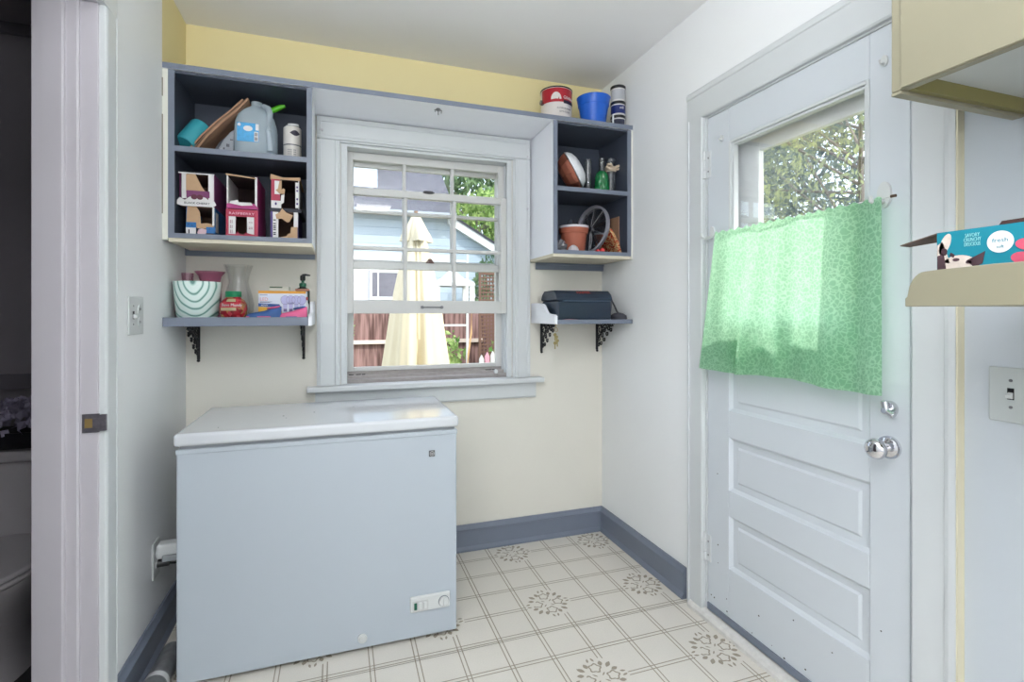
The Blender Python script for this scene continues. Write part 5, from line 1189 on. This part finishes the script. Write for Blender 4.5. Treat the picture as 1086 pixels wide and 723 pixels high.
# closed patio umbrella
umb_m = mat('cream_canvas', S(204, 194, 168), .8, noise=.04, nscale=6, bump=.1, bscale=50)
u = thing('patio_umbrella', 'closed cream patio umbrella standing outside the window', 'umbrella', (1.325, 2.2, GZ))
def pleat(a, z): return 1.08+.10*sin(4*a+2.2+z*.5)-.42*max(0, cos(3.5*a+2.6+.25*z))**9-.30*max(0, cos(2.5*a+.9-.3*z))**14+.03*sin(13*a)
prof = []
for z, r in ((.15, .30), (.45, .29), (.77, .262), (1.0, .232), (1.23, .205), (1.45, .172), (1.62, .142), (1.78, .112), (1.90, .086), (2.02, .060), (2.08, .040)): prof.append((r, z))
bm = LA(prof, (1.325, 2.2, 0), 192, cap=False, mod=pleat); obj('canopy', bm, umb_m, u, smooth=True)
bm = LA([(.118, 1.90), (.112, 1.96), (.082, 2.04), (.045, 2.13), (.030, 2.155), (.0, 2.165)], (1.325, 2.2, 0), 64, cap=False, mod=lambda a, z: 1+(.30*sin(4*a+1.2)+.10*sin(11*a))*(2.16-z)/.26); obj('top_vent', bm, umb_m, u, smooth=True)
obj('pole', CY((1.325, 2.2, GZ), (1.325, 2.2, 2.19), .02, 12), mat('umbrella_pole', S(120, 90, 60), .5), u)
obj('base', LA([(.24, 0), (.24, .04), (.05, .09)], (1.325, 2.2, GZ), 32), black_pl, u)

def leaf_m(name, c, c2, tr=.35):
    m = bpy.data.materials.new(name); m.use_nodes = True; nt = m.node_tree; nt.nodes.clear(); N = nt.nodes.new; L = nt.links.new
    out = N('ShaderNodeOutputMaterial'); gi = N('ShaderNodeTexCoord'); nz = N('ShaderNodeTexNoise'); nz.inputs['Scale'].default_value = 3.5; nz.inputs['Detail'].default_value = 6; L(gi.outputs['Object'], nz.inputs[0])
    cr = N('ShaderNodeValToRGB'); e = cr.color_ramp.elements; e[0].position = .35; e[0].color = (*c, 1); e[1].position = .62; e[1].color = (*c2, 1); L(nz.outputs[0], cr.inputs[0])
    df = N('ShaderNodeBsdfDiffuse'); ts = N('ShaderNodeBsdfTranslucent'); mx = N('ShaderNodeMixShader'); mx.inputs[0].default_value = tr
    L(cr.outputs[0], df.inputs[0]); L(cr.outputs[0], ts.inputs[0]); L(df.outputs[0], mx.inputs[1]); L(ts.outputs[0], mx.inputs[2]); L(mx.outputs[0], out.inputs[0]); return m
bark = mat('grey_bark', S(130, 122, 118), .9, noise=.2, nscale=10)
def plant(name, label, cat, c, rad, n, size, m, seed, trunk=True, tw=1.0, group=None, base=GZ, shell=.45, branches=8):
    random.seed(seed); t = thing(name, label, cat, (c[0], c[1], base), group=group)
    bm = B()
    for k in range(n):
        d = Vector((random.gauss(0, 1), random.gauss(0, 1), random.gauss(0, 1))).normalized(); rr = shell+(1-shell)*random.random()**.6
        lump = 1+.16*sin(d.x*5+seed)+.14*sin(d.z*6+d.y*4)
        p = Vector((c[0]+d.x*rad[0]*rr*lump, c[1]+d.y*rad[1]*rr*lump, c[2]+d.z*rad[2]*rr*lump))
        if p.z < base+.02: continue
        M_ = Matrix.Translation(p) @ Euler((random.uniform(0, 6.28), random.uniform(0, 6.28), random.uniform(0, 6.28))).to_matrix().to_4x4()
        s = size*random.uniform(.6, 1.25)
        bm.faces.new([bm.verts.new(M_ @ Vector(q)) for q in ((-s, 0, 0), (0, -s*.42, 0), (s, 0, .1*s), (0, s*.42, 0))])
    obj('foliage', bm, m, t)
    bm = B(); top = (c[0], c[1], c[2]+rad[2]*.3); tr = max(.012, rad[0]*.05*tw)
    tube(bm, [(c[0], c[1], base), (c[0]+.03*rad[0], c[1], (base+c[2])/2), top], [tr, tr*.8, tr*.4], 8)
    for k in range(branches):
        d = Vector((random.gauss(0, 1), random.gauss(0, 1), abs(random.gauss(0, .6)))).normalized(); z0_ = c[2]+random.uniform(-.6, .1)*rad[2]
        tube(bm, [(c[0], c[1], z0_), (c[0]+d.x*rad[0]*.45, c[1]+d.y*rad[1]*.45, z0_+.25*rad[2]*d.z+.1*rad[2]), (c[0]+d.x*rad[0]*.95, c[1]+d.y*rad[1]*.95, z0_+.55*rad[2]*d.z+.25*rad[2])], [tr*.45, tr*.3, tr*.12], 6)
    obj('trunk', bm, bark, t); return t
lf1 = leaf_m('dark_leaves', S(66, 92, 74), S(128, 152, 112)); lf2 = leaf_m('bright_leaves', S(96, 136, 74), S(186, 206, 138)); lf3 = leaf_m('shade_tree_leaves', S(112, 126, 128), S(196, 204, 152), .5); lf3b = leaf_m('blue_grey_leaves', S(104, 116, 122), S(150, 166, 158), .4); lf4 = leaf_m('vine_leaves', S(86, 120, 80), S(150, 176, 120))
plant('garden_tree', 'dark green tree beyond the low blue roof, right side of the window', 'tree', (6.6, 16.5, 5.6), (3.4, 2.0, 3.2), 6500, .17, lf1, 5)
plant('garden_tree', 'yellow-green bushy tree right behind the white sloping roof edge', 'tree', (4.9, 13.5, 4.0), (1.5, .8, 1.3), 3200, .10, lf2, 6)
plant('garden_tree', 'green tree behind the fence at the right edge of the window view', 'tree', (3.75, 7.3, 1.3), (.8, .35, 1.1), 2800, .06, lf1, 16)
plant('garden_shrub', 'leafy green shrub in front of the fence right of the umbrella', 'shrub', (2.05, 4.25, .35), (.34, .25, .62), 900, .055, lf2, 7, shell=.1)
plant('garden_shrub', 'small green shrub at the fence below the right side of the window view', 'shrub', (2.62, 3.76, .45), (.22, .16, .40), 420, .05, lf2, 9, shell=.1)
plant('climbing_vine', 'green vine at the left edge of the window view', 'vine', (.72, 3.2, 1.05), (.085, .10, .48), 420, .028, lf4, 8, shell=.1, branches=3)
plant('shade_tree', 'large leafy tree seen through the door glass above the green curtain', 'tree', (5.3, .9, 3.0), (1.8, 2.3, 2.4), 30000, .028, lf3, 10, branches=12, tw=.4)
plant('shade_tree', 'darker tree further behind, seen through the door glass', 'tree', (9.4, 3.4, 3.6), (1.5, 4.2, 4.4), 20000, .10, lf3b, 11, branches=8)
# white trellis frame with cane, chair, gazebo, lattice, dark shed side
t = thing('garden_trellis', 'white garden trellis frame standing before the fence', 'trellis', (1.95, 3.5, GZ))
bm = B(); box(bm, 2.125, 2.150, 3.49, 3.515, GZ, 1.95); box(bm, 1.68, 1.705, 3.49, 3.515, GZ, 1.95); obj('upright', bm, trim_m, t)
bm = B(); [box(bm, 1.705, 2.125, 3.495, 3.51, z, z+.024) for z in (.30, 1.075, 1.86)]; obj('crossbar', bm, trim_m, t)
bm = B(); tube(bm, [(2.04, 3.3, GZ), (2.06, 3.3, .3), (2.10, 3.3, .75), (2.135, 3.3, 1.0), (2.14, 3.3, 1.35)], .012, 8)
tag(obj('bamboo_cane', bm, mat('tan_cane', S(196, 160, 118), .7)), 'bent tan cane rising beside the white trellis upright', 'cane')
shed_m = mat('plum_shed_boards', S(112, 84, 86), .85, noise=.2, nscale=12)
bm = B(); pts = [(2.60, GZ), (2.60, .75)]+[(2.46+.14*cos(a), .75+.55*sin(a)) for a in [pi/2*k/8 for k in range(1, 9)]]+[(2.46, 1.32), (3.9, 1.32), (3.9, GZ)]
prism(bm, pts, 'y', 4.30, 4.38); tag(obj('garden_screen', bm, shed_m), 'dark plum garden screen with curved edge at the right of the window view', 'garden screen')
g = thing('garden_gazebo', 'small white peaked garden canopy beyond the fence', 'gazebo', (2.60, 6.5, GZ))
gw = .36
bm = B(); ap = bm.verts.new((2.60, 6.6, 2.06)); rg = [bm.verts.new(p) for p in ((2.60-gw, 6.3, 1.78), (2.60+gw, 6.3, 1.78), (2.60+gw, 6.9, 1.78), (2.60-gw, 6.9, 1.78))]; mid = [bm.verts.new(((2.60+v.co.x)/2, (6.6+v.co.y)/2, 1.87)) for v in rg]
for i in range(4): bm.faces.new((rg[i], rg[(i+1) % 4], mid[(i+1) % 4], mid[i])); bm.faces.new((mid[i], mid[(i+1) % 4], ap))
obj('canopy', bm, white_pl, g); bm = B(); box(bm, 2.60-gw, 2.60+gw, 6.29, 6.31, 1.72, 1.78); box(bm, 2.60-gw, 2.60+gw, 6.89, 6.91, 1.72, 1.78); obj('valance', bm, white_pl, g)
for x in (2.60-gw, 2.60+gw-.09):
    for y in (6.3, 6.86): obj('post', BX(x, x+.09, y, y+.04, GZ, 1.72), white_pl, g)
t = thing('lattice_panel', 'brown lattice panel on a post behind the garden screen', 'lattice', (2.33, 4.0, GZ))
bm = B(); box(bm, 2.42, 2.45, 4.0, 4.03, GZ, 1.78); box(bm, 2.66, 2.69, 4.0, 4.03, GZ, 1.78); box(bm, 2.45, 2.66, 4.0, 4.03, 1.75, 1.78); obj('frame', bm, mat('lattice_wood', S(104, 78, 66), .8), t)
bm = B(); [box(bm, 2.45, 2.66, 4.008, 4.016, z, z+.022) for z in [.6+.05*k for k in range(23)]]; [box(bm, x, x+.018, 4.017, 4.024, .6, 1.75) for x in (2.475, 2.52, 2.565, 2.61)]; obj('slats', bm, mat('lattice_wood', S(104, 78, 66), .8), t)
t = thing('garden_chair', 'pink and white striped garden chair back at the lower right of the window view', 'chair', (2.50, 3.5, GZ))
pk = mat('pink_plastic', S(206, 150, 168), .5)
bm = B(); box(bm, 2.32, 2.72, 3.3, 3.7, -.10, -.06); obj('seat', bm, white_pl, t, bevel=.01)
for i in range(5):
    x = 2.335+i*.075; bm = B(); pts = [(x, -.06), (x, .62+.07*sin(pi*(i+.6)/5)), (x+.03, .68+.07*sin(pi*(i+.6)/5)), (x+.06, .62+.07*sin(pi*(i+.6)/5)), (x+.06, -.06)]; prism(bm, pts, 'y', 3.66, 3.69); obj('back_slat', bm, white_pl if i % 2 == 0 else pk, t, bevel=.004)
for x in (2.33, 2.68):
    for y in (3.31, 3.65): obj('leg', BX(x, x+.035, y, y+.035, GZ, -.10), white_pl, t)
